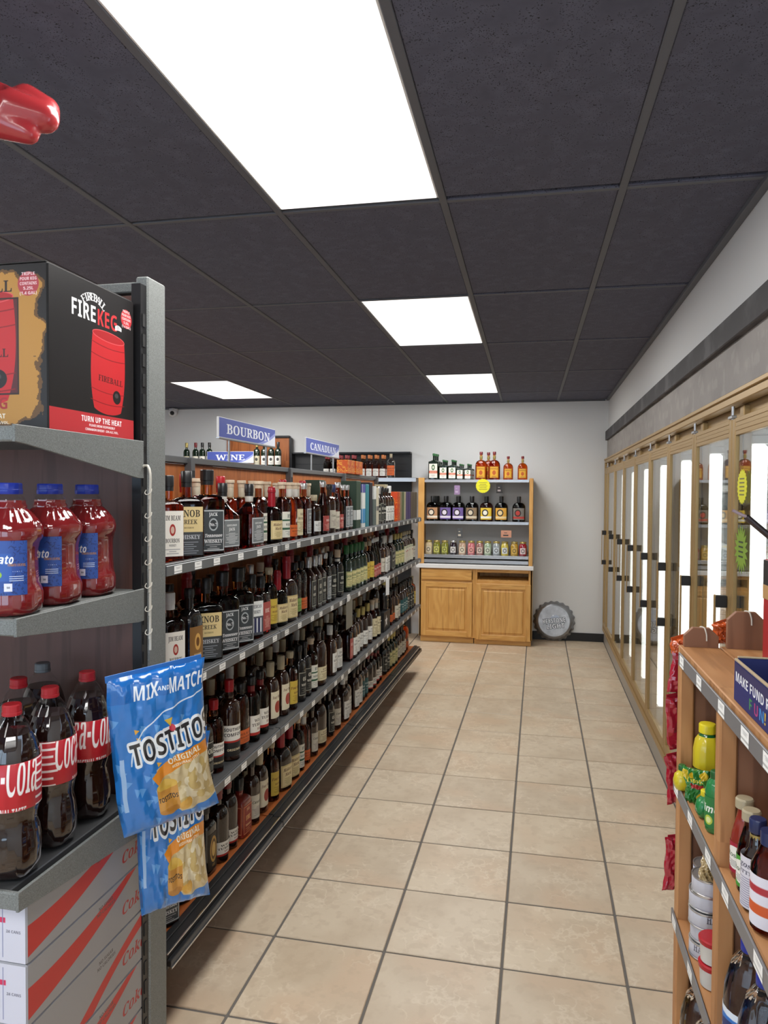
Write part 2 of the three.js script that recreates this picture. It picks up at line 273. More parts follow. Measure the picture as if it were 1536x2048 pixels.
// walls
{
  const wb = struct('wall_back', 'white painted back wall', 'wall'); part(wb, 'plaster', pbox(6.6, CEIL + 0.1, 0.15, -2.2, CEIL / 2, BACK - 0.075), wallMat);
  const wl = struct('wall_left', 'white painted left wall', 'wall'); part(wl, 'plaster', pbox(0.15, CEIL + 0.1, 11.6, LEFT - 0.075, CEIL / 2, -2.5), wallMat);
  const wr = struct('wall_right', 'white painted wall strip above grey cooler header', 'wall');
  part(wr, 'plaster', pbox(0.15, 0.46, 11.5, RIGHT + 0.075, CEIL - 0.2, -2.5), wallMat);
  const hd = struct('trim_4', 'scuffed grey header board above the cooler doors', 'trim'); part(hd, 'board', pbox(0.13, 0.31, 11.5, RIGHT + 0.055, 2.15, -2.5), headerMat);
  const w2 = struct('wall_right_front', 'white painted right wall next to the shop front', 'wall'); part(w2, 'plaster', pbox(0.15, 1.95, 4.2, RIGHT + 0.075, 0.975, 1.25), wallMat);
  const t3 = struct('trim_3', 'dark grey painted board along right wall above the cooler header', 'trim'); part(t3, 'board', cbox(0.035, 0.1, 11.3, RIGHT - 0.018, 2.255, -2.5, 0.004), trimMat);
  const wf = struct('wall_front', 'shop front wall with wide window openings', 'wall');
  part(wf, 'plaster', pbox(6.6, 0.5, 0.15, -2.2, 0.25, FRONT + 0.075), wallMat); part(wf, 'plaster', pbox(6.6, 0.35, 0.15, -2.2, CEIL - 0.12, FRONT + 0.075), wallMat);
  for (const x of [-5.1, -3.1, -1.1, 0.75]) part(wf, 'pier', pbox(0.3, CEIL, 0.15, x, CEIL / 2, FRONT + 0.075), wallMat);
  [-4.1, -2.1, -0.18].forEach((x, k) => { const w = struct(`window_${k + 1}`, `clear shop front window in a dark frame, ${['beside the left wall', 'between the other two', 'beside the cooler wall'][k]}`, 'window'); part(w, 'pane', pbox(1.75, 1.9, 0.006, x, 1.44, FRONT + 0.08), paneMat); part(w, 'frame', merge([cbox(0.05, 1.95, 0.06, x - 0.87, 1.44, FRONT + 0.08), cbox(0.05, 1.95, 0.06, x + 0.87, 1.44, FRONT + 0.08), cbox(1.75, 0.05, 0.06, x, 0.52, FRONT + 0.08), cbox(1.75, 0.05, 0.06, x, 2.36, FRONT + 0.08)]), blackMetal); });
  const bb = struct('baseboard_back', 'black rubber baseboard along back wall', 'baseboard'); part(bb, 'strip', cbox(0.78, 0.092, 0.012, 0.34, 0.046, BACK + 0.006, 0.003), blackMat);
}
// ---------------------------------------------------------------- the walk-in cooler along the right wall
const ST = [-2.2, -2.88, -3.545, -4.215, -4.9, -5.63, -6.36, -7.09, -7.83];
{
  const body = thing('walk_in_cooler', 'grey lined walk-in cooler behind the row of glass doors', 'cooler', [0, 0, 0]);
  part(body, 'curb', cbox(0.12, 0.14, 7.05, 0.775, 0.07, -4.66, 0.004), M({ color: lin(0.36, 0.33, 0.29), roughness: 0.5 }), 'grey stone curb under the doors');
  part(body, 'back_lining', pbox(0.05, 2.2, 7.05, 1.75, 1.1, -4.66), coolerMat); part(body, 'floor_lining', pbox(0.95, 0.05, 7.05, 1.28, 0.1, -4.66), coolerMat); part(body, 'roof_lining', pbox(0.95, 0.05, 7.05, 1.28, 2.12, -4.66), coolerMat);
  part(body, 'end_lining', pbox(0.95, 2.2, 0.04, 1.28, 1.1, -8.175), coolerMat); part(body, 'end_lining', pbox(0.95, 2.2, 0.05, 1.28, 1.1, -1.1), coolerMat);
  const fr = thing('cooler_door_frame', 'gold aluminium frame surrounding the row of cooler doors', 'door frame', [0, 0, 0]);
  part(fr, 'head_rail', merge([cbox(0.05, 0.042, 6.95, 0.722, 1.978, -4.65, 0.003), cbox(0.035, 0.016, 6.95, 0.705, 1.994, -4.65, 0.002)]), goldMat);
  part(fr, 'head_channel', pbox(0.012, 0.08, 6.95, 0.756, 1.935, -4.65), goldMat);
  part(fr, 'sill', merge([cbox(0.07, 0.035, 6.95, 0.728, 0.16, -4.65, 0.004), cbox(0.03, 0.02, 6.95, 0.718, 0.188, -4.65, 0.003)]), goldMat);
  part(fr, 'end_post', cbox(0.05, 1.84, 0.04, 0.722, 1.07, -8.142, 0.003), goldMat);
  for (const z of ST.slice(1)) part(fr, 'mullion', cbox(0.03, 1.78, 0.05, 0.744, 1.06, z, 0.003), goldMat);
  // doors
  const far = [...ST.slice(1), -8.115];
  const words = ['first', 'second', 'third', 'fourth', 'fifth', 'sixth', 'seventh', 'eighth', 'ninth'];
  const mkDoor = (z0, z1, k) => {
    const w = z0 - z1 - 0.008, zc = (z0 + z1) / 2;
    const d = thing('cooler_door', `gold framed glass cooler door, ${words[8 - k]} from the white back wall`, 'door', [0.705, 0, zc], 0, 'glass cooler doors');
    const y0 = 0.205, y1 = 1.9, s = 0.04, h = y1 - y0;
    part(d, 'stile', cbox(0.018, h, s, 0, (y0 + y1) / 2, w / 2 - s / 2, 0.003), goldMat); part(d, 'stile', cbox(0.018, h, s, 0, (y0 + y1) / 2, -w / 2 + s / 2, 0.003), goldMat);
    const tg = []; for (let q = 0; q < 4; q++) tg.push(cbox(0.018 - (q % 2) * 0.003, 0.0155, w - 2 * s, 0, y1 - 0.008 - q * 0.0155, 0, 0.001)); part(d, 'top_rail', merge(tg), goldMat);
    part(d, 'bottom_rail', cbox(0.018, s, w - 2 * s, 0, y0 + s / 2, 0, 0.003), goldMat);
    part(d, 'gasket', merge([pbox(0.012, h - 2 * s, 0.012, 0.012, (y0 + y1) / 2, w / 2 - s - 0.006), pbox(0.012, h - 2 * s, 0.012, 0.012, (y0 + y1) / 2, -w / 2 + s + 0.006)]), blackMat);
    part(d, 'pane', pbox(0.005, h - 2 * s + 0.01, w - 2 * s + 0.01, 0.002, (y0 + y1) / 2, 0), paneMat);
    const hz = -w / 2 + 0.028;
    part(d, 'hinge', merge([cyl(0.006, 0.006, 0.06, 0, y1 + 0.02, w / 2 - 0.02, 10), cbox(0.02, 0.012, 0.05, 0, y1 + 0.01, w / 2 - 0.03)]), steelMat);
    const hb = part(d, 'handle', cbox(0.006, 0.36, 0.02, -0.05, 1.065, w / 2 - 0.03, 0.002), goldMat);
    for (const y of [1.22, 0.91]) part(hb, 'bracket', cbox(0.042, 0.045, 0.026, -0.029, y, w / 2 - 0.03, 0.003), blackMat);
    return d;
  };
  for (let k = 0; k < 9; k++) mkDoor(ST[k], far[k], k);
  // lamps behind the mullions
  ST.slice(1).forEach((z, k) => {
    const t = thing('cooler_light', `white vertical cooler tube light, ${words[7 - k]} from the white back wall`, 'light', [0.795, 0, z - 0.02], 0, 'vertical lights inside the cooler');
    part(t, 'diffuser', cbox(0.058, 1.56, 0.034, 0, 1.03, 0, 0.012), tubeGlow); part(t, 'housing', cbox(0.05, 1.6, 0.012, 0, 1.03, -0.024, 0.003), whiteMat);
    part(t, 'end_cap', merge([cbox(0.062, 0.03, 0.05, 0, 1.825, -0.006), cbox(0.062, 0.03, 0.05, 0, 0.235, -0.006)]), whiteMat);
    part(t, 'ballast', cbox(0.06, 0.036, 0.05, 0, 1.862, 0, 0.004), whiteMat);
    const L = new THREE.RectAreaLight(lin(0.95, 1, 1), TUBE_LIGHT, 0.03, 1.5); L.position.set(0.828, 1.03, z - 0.02); L.rotation.y = -Math.PI / 2; scene.add(L);
  });
  // wire shelves
  const slab = ['lowest', 'second', 'third', 'fourth', 'top'];
  [0.4, 0.74, 1.07, 1.37, 1.665].forEach((y, k) => {
    const s = thing('cooler_shelf', `white wire cooler shelf, ${slab[k]} from the cooler floor`, 'shelf', [1.25, y, -4.65], 0, 'wire shelves inside the cooler');
    part(s, 'front_rail', cbox(0.012, 0.03, 6.9, -0.33, -0.01, 0, 0.003), whiteMat);
    const w = []; for (let z = -3.4; z <= 3.4; z += 0.1) w.push(pbox(0.66, 0.005, 0.005, 0, 0, z)); w.push(pbox(0.012, 0.012, 6.9, 0.33, -0.005, 0)); part(s, 'wires', merge(w), whiteMat).userData.kind = 'stuff';
    for (const z of [-3.3, -1.1, 1.1, 3.3]) part(s, 'bracket', pbox(0.8, 0.012, 0.012, 0.05, -0.02, z), whiteMat);
  });
}
// ---------------------------------------------------------------- main gondola (front face towards the aisle)
const GT = -0.0087, G0 = V(-1.0727, 0, -1.941);
// point at distance t along the gondola, o behind its front edge
const gp = (t, y, o = 0) => [G0.x + 0.0087 * t - o, y, G0.z - t - 0.0087 * o];
const tagMat = M({ map: print({ bg: '#f6f6f3', lines: [0.2, 0.45, '#999', 5], bands: [[0.68, 0.82, '#b9b9b6']] }, 64, 48), roughness: 0.6 });
const tagGeo = new THREE.PlaneGeometry(0.048, 0.024);
const SEC = [[0, 0.95], [0.95, 2.2], [2.2, 3.4], [3.4, 4.5]];
const SH = [1.4007, 1.0295, 0.6121];
{
  const g = thing('gondola_shelving', 'long grey metal gondola with cherry wood backs full of whiskey', 'shelving', gp(0, 0, 0), GT);
  // local: +x to the aisle, -z along the gondola
  SEC.forEach(([a, b], k) => {
    const L = b - a, zc = -(a + b) / 2;
    part(g, 'back_panel', pbox(0.012, 1.5, L - 0.02, -0.444, 0.99, zc), cherryMat);
    part(g, 'top_cap', cbox(0.045, 0.028, L - 0.004, -0.444, 1.757, zc, 0.003), railMat);
    part(g, 'base_deck', pbox(0.375, 0.018, L - 0.01, -0.245, 0.222, zc), deckMat, 'orange wood base deck');
    part(g, 'base_trim', merge([cbox(0.04, 0.05, L - 0.006, -0.022, 0.207, zc, 0.003), cbox(0.024, 0.014, L - 0.006, -0.045, 0.232, zc, 0.002), cbox(0.014, 0.02, L - 0.006, 0.004, 0.205, zc, 0.002)]), blackMetal);
    part(g, 'chrome_strip', pbox(0.004, 0.004, L - 0.006, -0.002, 0.2325, zc), chromeMat); part(g, 'chrome_strip', pbox(0.005, 0.005, L - 0.006, 0.0125, 0.193, zc), chromeMat);
    part(g, 'kick_plate', pbox(0.01, 0.21, L - 0.01, -0.17, 0.105, zc), blackMetal);
    SH.forEach((y, q) => {
      const s = thing('gondola_shelf', `grey metal gondola shelf with price rail, ${['top', 'second', 'third'][q]} shelf of the ${['first', 'second', 'third', 'last'][k]} section after the endcap`.replace(' with price rail', ''), 'shelf', gp(0, 0, 0), GT);
      part(s, 'shelf_plate', merge([cbox(0.39, 0.016, L - 0.008, -0.2, y - 0.01, zc, 0.002), cbox(0.022, 0.012, L - 0.008, -0.016, y - 0.001, zc, 0.002)]), shelfMat);
      part(s, 'price_rail', cbox(0.008, 0.032, L - 0.008, -0.004, y - 0.016, zc, 0.002), railMat);
      part(s, 'end_bracket', pbox(0.35, 0.045, 0.004, -0.21, y - 0.026, -a - 0.006), shelfMat); part(s, 'end_bracket', pbox(0.35, 0.045, 0.004, -0.21, y - 0.026, -b + 0.006), shelfMat);
      for (let z = a + 0.07; z < b - 0.05; z += 0.13 + 0.07 * R0()) { const t = part(s, 'price_tag', tagGeo, tagMat); t.position.set(0.0008, y - 0.016, -z); t.rotation.y = Math.PI / 2; }
    });
  });
  for (const t of [0.02, 0.95, 2.2, 3.4, 4.5]) {
    part(g, 'upright', cbox(0.04, 1.77, 0.034, -0.424, 0.885, -t, 0.003), railMat);
    const sl = []; for (let y = 0.3; y < 1.74; y += 0.05) sl.push(pbox(0.002, 0.028, 0.005, -0.4035, y, -t - 0.006), pbox(0.002, 0.028, 0.005, -0.4035, y, -t + 0.006)); part(g, 'slots', merge(sl), blackMat).userData.kind = 'stuff';
  }
  part(g, 'back_panel', pbox(0.012, 1.5, 4.48, -0.475, 0.99, -2.25), cherryMat);
}
// ---------------------------------------------------------------- bottle kinds
function rings(k) {
  const out = [{ y: 0, w: k.w * 0.9, d: k.d * 0.9, n: k.n }, { y: 0.004, w: k.w, d: k.d, n: k.n }, { y: k.bh, w: k.w, d: k.d, n: k.n }];
  const S = k.steps || 5, top = k.h - (k.ch || 0.03) * 0.6;
  for (let i = 1; i <= S; i++) { const f = i / S; const e = k.sh === 'slope' ? f : k.sh === 'long' ? Math.pow(f, 0.75) * (1 - 0.12 * Math.sin(f * Math.PI)) : 1 - Math.sqrt(Math.max(0, 1 - f * f)) * (1 - 0.0) ; const q = k.sh === 'round' || !k.sh ? 1 - Math.cos(f * Math.PI / 2) : e; const yy = k.bh + (k.sy || 0.05) * (k.sh === 'round' || !k.sh ? Math.sin(f * Math.PI / 2) : f); out.push({ y: yy, w: k.w + (k.rn - k.w) * q, d: k.d + (k.rn - k.d) * q, n: k.n + (2 - k.n) * q }); }
  if (k.bulb) { const y = k.bh + (k.sy || 0.05), m = (top - y) / 2; out.push({ y: y + m * 0.6, w: k.rn * 1.25, d: k.rn * 1.25, n: 2 }, { y: y + m * 1.3, w: k.rn, d: k.rn, n: 2 }); }
  out.push({ y: top, w: k.rn, d: k.rn, n: 2 });
  return out;
}
function makeBottle(name, k, cat = 'bottle') {
  const t = thing(name, 'bottle', cat); scene.remove(t); taken.set(name, taken.get(name) - 1);
  const rg = rings(k), body = rg[1];
  part(t, 'body', loft(rg, k.seg || 24, k.mod, k.crease || 0.65), k.gl);
  const ch = k.ch || 0.03, rc = k.rc || k.rn + 0.0025;
  const cg = k.wax ? [[rc, k.h - ch], [rc * 1.02, k.h - ch * 0.6], [rc * 0.98, k.h - ch * 0.3], [rc * 1.1, k.h - ch * 0.28], [rc * 1.1, k.h - ch * 0.16], [rc * 0.95, k.h - ch * 0.12], [rc * 0.92, k.h - 0.002], [rc * 0.8, k.h]] : k.cork ? [[rc, k.h - ch], [rc, k.h - ch * 0.45], [rc * 1.2, k.h - ch * 0.42], [rc * 1.2, k.h - 0.003], [rc * 1.1, k.h]] : [[rc, k.h - ch], [rc, k.h - ch * 0.72], [rc * 1.06, k.h - ch * 0.7], [rc * 1.06, k.h - 0.003], [rc * 0.94, k.h]];
  part(t, 'cap', lathe(cg, 16), k.cap);
  if (k.lab) part(t, 'label', sheet({ ...body, y: 0 }, k.ly[0], k.ly[1], k.lh || (k.n <= 2.9 ? 1.12 : 0.86)), k.lab);
  if (k.side && k.n > 2.9) { const s = part(t, 'side_label', sheet({ w: body.d, d: body.w, n: k.n }, k.ly[0], k.ly[1], 0.82), k.side); s.rotation.y = -Math.PI / 2 * (k.sideSign || 1); }
  if (k.nb) part(t, 'neck_band', lathe([[k.rn + 0.0008, k.nb[0]], [k.rn + 0.0016, k.nb[0] + 0.002], [k.rn + 0.0016, k.nb[1]], [k.rn + 0.0004, k.nb[1] + 0.001]], 16), k.nb[2]);
  t.userData.base = name;
  return t;
}
const T = {};   // label prints
T.beam = labelMat({ bg: '#eeeae0', items: [['JIM BEAM', 0.16, 0.14, '#222', 's'], ['BOURBON', 0.66, 0.12, '#222', 's'], ['WHISKEY', 0.76, 0.06, '#444', 's']], discs: [[0.5, 0.42, 0.13, '#a32b22'], [0.5, 0.42, 0.08, '#d9b9a8']], lines: [0.84, 0.95, '#999'] });
T.knob = labelMat({ bg: '#d9c38c', bands: [[0.52, 1, '#3c3f42']], items: [['KNOB', 0.14, 0.2, '#2a241c', 's'], ['CREEK', 0.31, 0.13, '#2a241c', 's'], ['BOURBON', 0.43, 0.05, '#6a5a3a', 's'], ['WHISKEY', 0.62, 0.12, '#c9ccd0', 's']], lines: [0.72, 0.97, '#8f959a'] }, 192, 256);
T.jack = labelMat({ bg: '#3b4043', border: '#c9cccc', discs: [[0.5, 0.36, 0.2, '#9ea4a6'], [0.5, 0.36, 0.15, '#33373a']], items: [['JACK', 0.12, 0.11, '#e6e8e8', 's'], ['No.7', 0.36, 0.1, '#eee', 's'], ['Tennessee', 0.62, 0.11, '#e6e6e6', 'si'], ['WHISKEY', 0.75, 0.12, '#e6e6e6', 's']], lines: [0.83, 0.93, '#aaa'] }, 192, 256);
T.jackside = labelMat({ bg: '#1c1c1e', items: [['TENNESSEE', 0.3, 0.05, '#999', 's'], ['SOUR MASH', 0.5, 0.05, '#999', 's']], lines: [0.6, 0.9, '#777', 8] }, 96, 192);
T.grey = labelMat({ bg: '#74797b', border: '#d0d2d2', items: [['GENTLEMAN', 0.22, 0.09, '#f0f0f0', 's'], ['JACK', 0.36, 0.14, '#f0f0f0', 's']], lines: [0.5, 0.9, '#d8d8d8', 9] });
T.cream = labelMat({ bg: '#ded3ae', items: [['RARE', 0.2, 0.12, '#4a2f1c', 's'], ['BOURBON', 0.36, 0.12, '#4a2f1c', 's']], lines: [0.5, 0.9, '#8a7750', 4] });
T.maker = labelMat({ bg: '#dcc998', border: '#b79f63', items: [["Maker's", 0.22, 0.2, '#4b1d16', 'si'], ['Mark', 0.43, 0.2, '#4b1d16', 'si']], lines: [0.6, 0.88, '#94804d', 6] });
T.makerwide = T.maker;
T.orange = labelMat({ bg: '#d2622a', items: [['BULLEIT', 0.3, 0.2, '#3a1a08', 's'], ['BOURBON', 0.55, 0.14, '#3a1a08', 's']], lines: [0.7, 0.9, '#7a3413'] });
T.lime = labelMat({ bg: '#86a653', items: [['BULLEIT', 0.3, 0.2, '#223010', 's'], ['RYE', 0.55, 0.16, '#223010', 's']], lines: [0.7, 0.9, '#3f5a22'] });
T.rye = labelMat({ bg: '#e4e2d4', bands: [[0.3, 0.36, '#2f5b41'], [0.62, 0.7, '#2f5b41']], items: [['RYE', 0.17, 0.18, '#233', 's'], ['WHISKEY', 0.5, 0.12, '#233', 's']], lines: [0.76, 0.94, '#888'] });
T.turkey = labelMat({ bg: '#e9e5da', bands: [[0.86, 1, '#b02a22']], items: [['WILD', 0.26, 0.2, '#241a14', 's'], ['TURKEY', 0.48, 0.2, '#241a14', 's'], ['101', 0.7, 0.16, '#7a1b16', 's']] });
T.red101 = labelMat({ bg: '#a02020', items: [['101', 0.5, 0.55, '#f2e9d8', 's']] }, 96, 96);
T.soco = labelMat({ bg: '#ebe8e0', bands: [[0.5, 0.56, '#b3261e'], [0.56, 1, '#1a1a1c']], items: [['SOUTHERN', 0.14, 0.15, '#1d1d1d'], ['COMFORT', 0.31, 0.15, '#1d1d1d'], ['ORIGINAL', 0.8, 0.1, '#e8d9b0']] }, 192, 256);
T.roses = labelMat({ bg: '#e6dcc0', discs: [[0.5, 0.6, 0.22, '#a33a2c']], items: [['Four Roses', 0.22, 0.14, '#5a2a1c', 'si']] });
T.yellow = labelMat({ bg: '#cdb048', items: [['Four Roses', 0.3, 0.16, '#5a2a1c', 'si'], ['BOURBON', 0.52, 0.1, '#5a2a1c', 's']], lines: [0.65, 0.9, '#8a7020'] });
T.old = labelMat({ bg: '#232524', border: '#a9a99a', items: [['OLD', 0.3, 0.22, '#e9e6d6', 's'], ['WHISKEY', 0.55, 0.13, '#e9e6d6', 's']], lines: [0.68, 0.9, '#88887c'] });
T.white = labelMat({ bg: '#e7e6e0', items: [['EVAN', 0.22, 0.16, '#1c1c1c', 's'], ['WILLIAMS', 0.4, 0.15, '#1c1c1c', 's']], lines: [0.55, 0.92, '#8c8c88'] });
T.brown = labelMat({ bg: '#8a6232', discs: [[0.5, 0.4, 0.22, '#d8a85a'], [0.5, 0.4, 0.12, '#6b4319']], items: [['RESERVE', 0.75, 0.12, '#efd9a8', 's']], lines: [0.85, 0.95, '#cfae70'] });
T.green = labelMat({ bg: '#d9cf96', border: '#3c6b3e', items: [['JAMESON', 0.3, 0.2, '#1f4a2a', 's'], ['IRISH WHISKEY', 0.5, 0.1, '#1f4a2a', 's']], lines: [0.62, 0.9, '#7b7a4a'] });
T.seven = labelMat({ bg: '#e6e1cd', bands: [[0, 0.16, '#cfd3b6']], items: [["Seagram's", 0.1, 0.1, '#333', 'si'], ['7', 0.52, 0.62, '#b32a22', 's']] });
T.firejd = labelMat({ bg: '#8e2a1c', border: '#d68a5a', items: [['JACK', 0.16, 0.13, '#f0c890', 's'], ['FIRE', 0.45, 0.22, '#f3c07a', 's'], ['Tennessee', 0.7, 0.12, '#f0c890', 'si']], lines: [0.8, 0.92, '#d69a68'] });
T.stag = labelMat({ bg: '#ece4e2', discs: [[0.5, 0.28, 0.13, '#b22a3a'], [0.66, 0.86, 0.13, '#b22a3a'], [0.4, 0.9, 0.1, '#c54a56']], items: [['JIM BEAM', 0.1, 0.14, '#222', 's'], ['RED', 0.52, 0.14, '#8e1c28', 's'], ['STAG', 0.67, 0.12, '#8e1c28', 's']] });
T.goldlab = labelMat({ bg: '#2a2118', discs: [[0.5, 0.45, 0.36, '#c49a4a'], [0.5, 0.45, 0.28, '#6d4c1f'], [0.5, 0.45, 0.2, '#d9b468']], items: [['GOLD', 0.88, 0.1, '#d9b468', 's']] });
T.teal = labelMat({ bg: '#24565a', items: [['PENDLETON', 0.35, 0.13, '#e0e8e6', 's'], ['WHISKY', 0.55, 0.12, '#e0e8e6', 's']], lines: [0.68, 0.9, '#9ab8b6'] });
T.tag = labelMat({ bg: '#cfc9b8', items: [['Canadian', 0.3, 0.16, '#332', 'si']], lines: [0.5, 0.9, '#877', 7] });
T.pink = labelMat({ bg: '#b0504a', items: [['ROSE', 0.3, 0.2, '#f0dcd0', 's']], lines: [0.5, 0.9, '#e0b8a8', 7] });
T.flag = labelMat({ bg: '#e8ebe8', bands: [[0.45, 1, '#50545c']], items: [['AMERICAN', 0.16, 0.13, '#223', 's'], ['WHISKEY', 0.32, 0.12, '#223', 's']], draw: (x, w, h) => { for (let k = 0; k < 6; k++) { x.fillStyle = k % 2 ? '#d9dde4' : '#2b2f5e'; x.fillRect(w * (0.12 + k * 0.13), h * 0.5, w * 0.09, h * 0.42); } } });
T.ribbon = labelMat({ bg: '#1c1a1c', discs: [], items: [['CROWN', 0.3, 0.16, '#d8c070', 's']], lines: [0.5, 0.9, '#8a7a4a', 7] });
const S1 = { n: 6, w: 0.044, d: 0.044, h: 0.305, bh: 0.19, sy: 0.028, rn: 0.0165, ch: 0.055 };
const RD = { n: 2, w: 0.041, d: 0.041, h: 0.3, bh: 0.17, sy: 0.055, rn: 0.0155, ch: 0.034 };
const BS = 0.888;
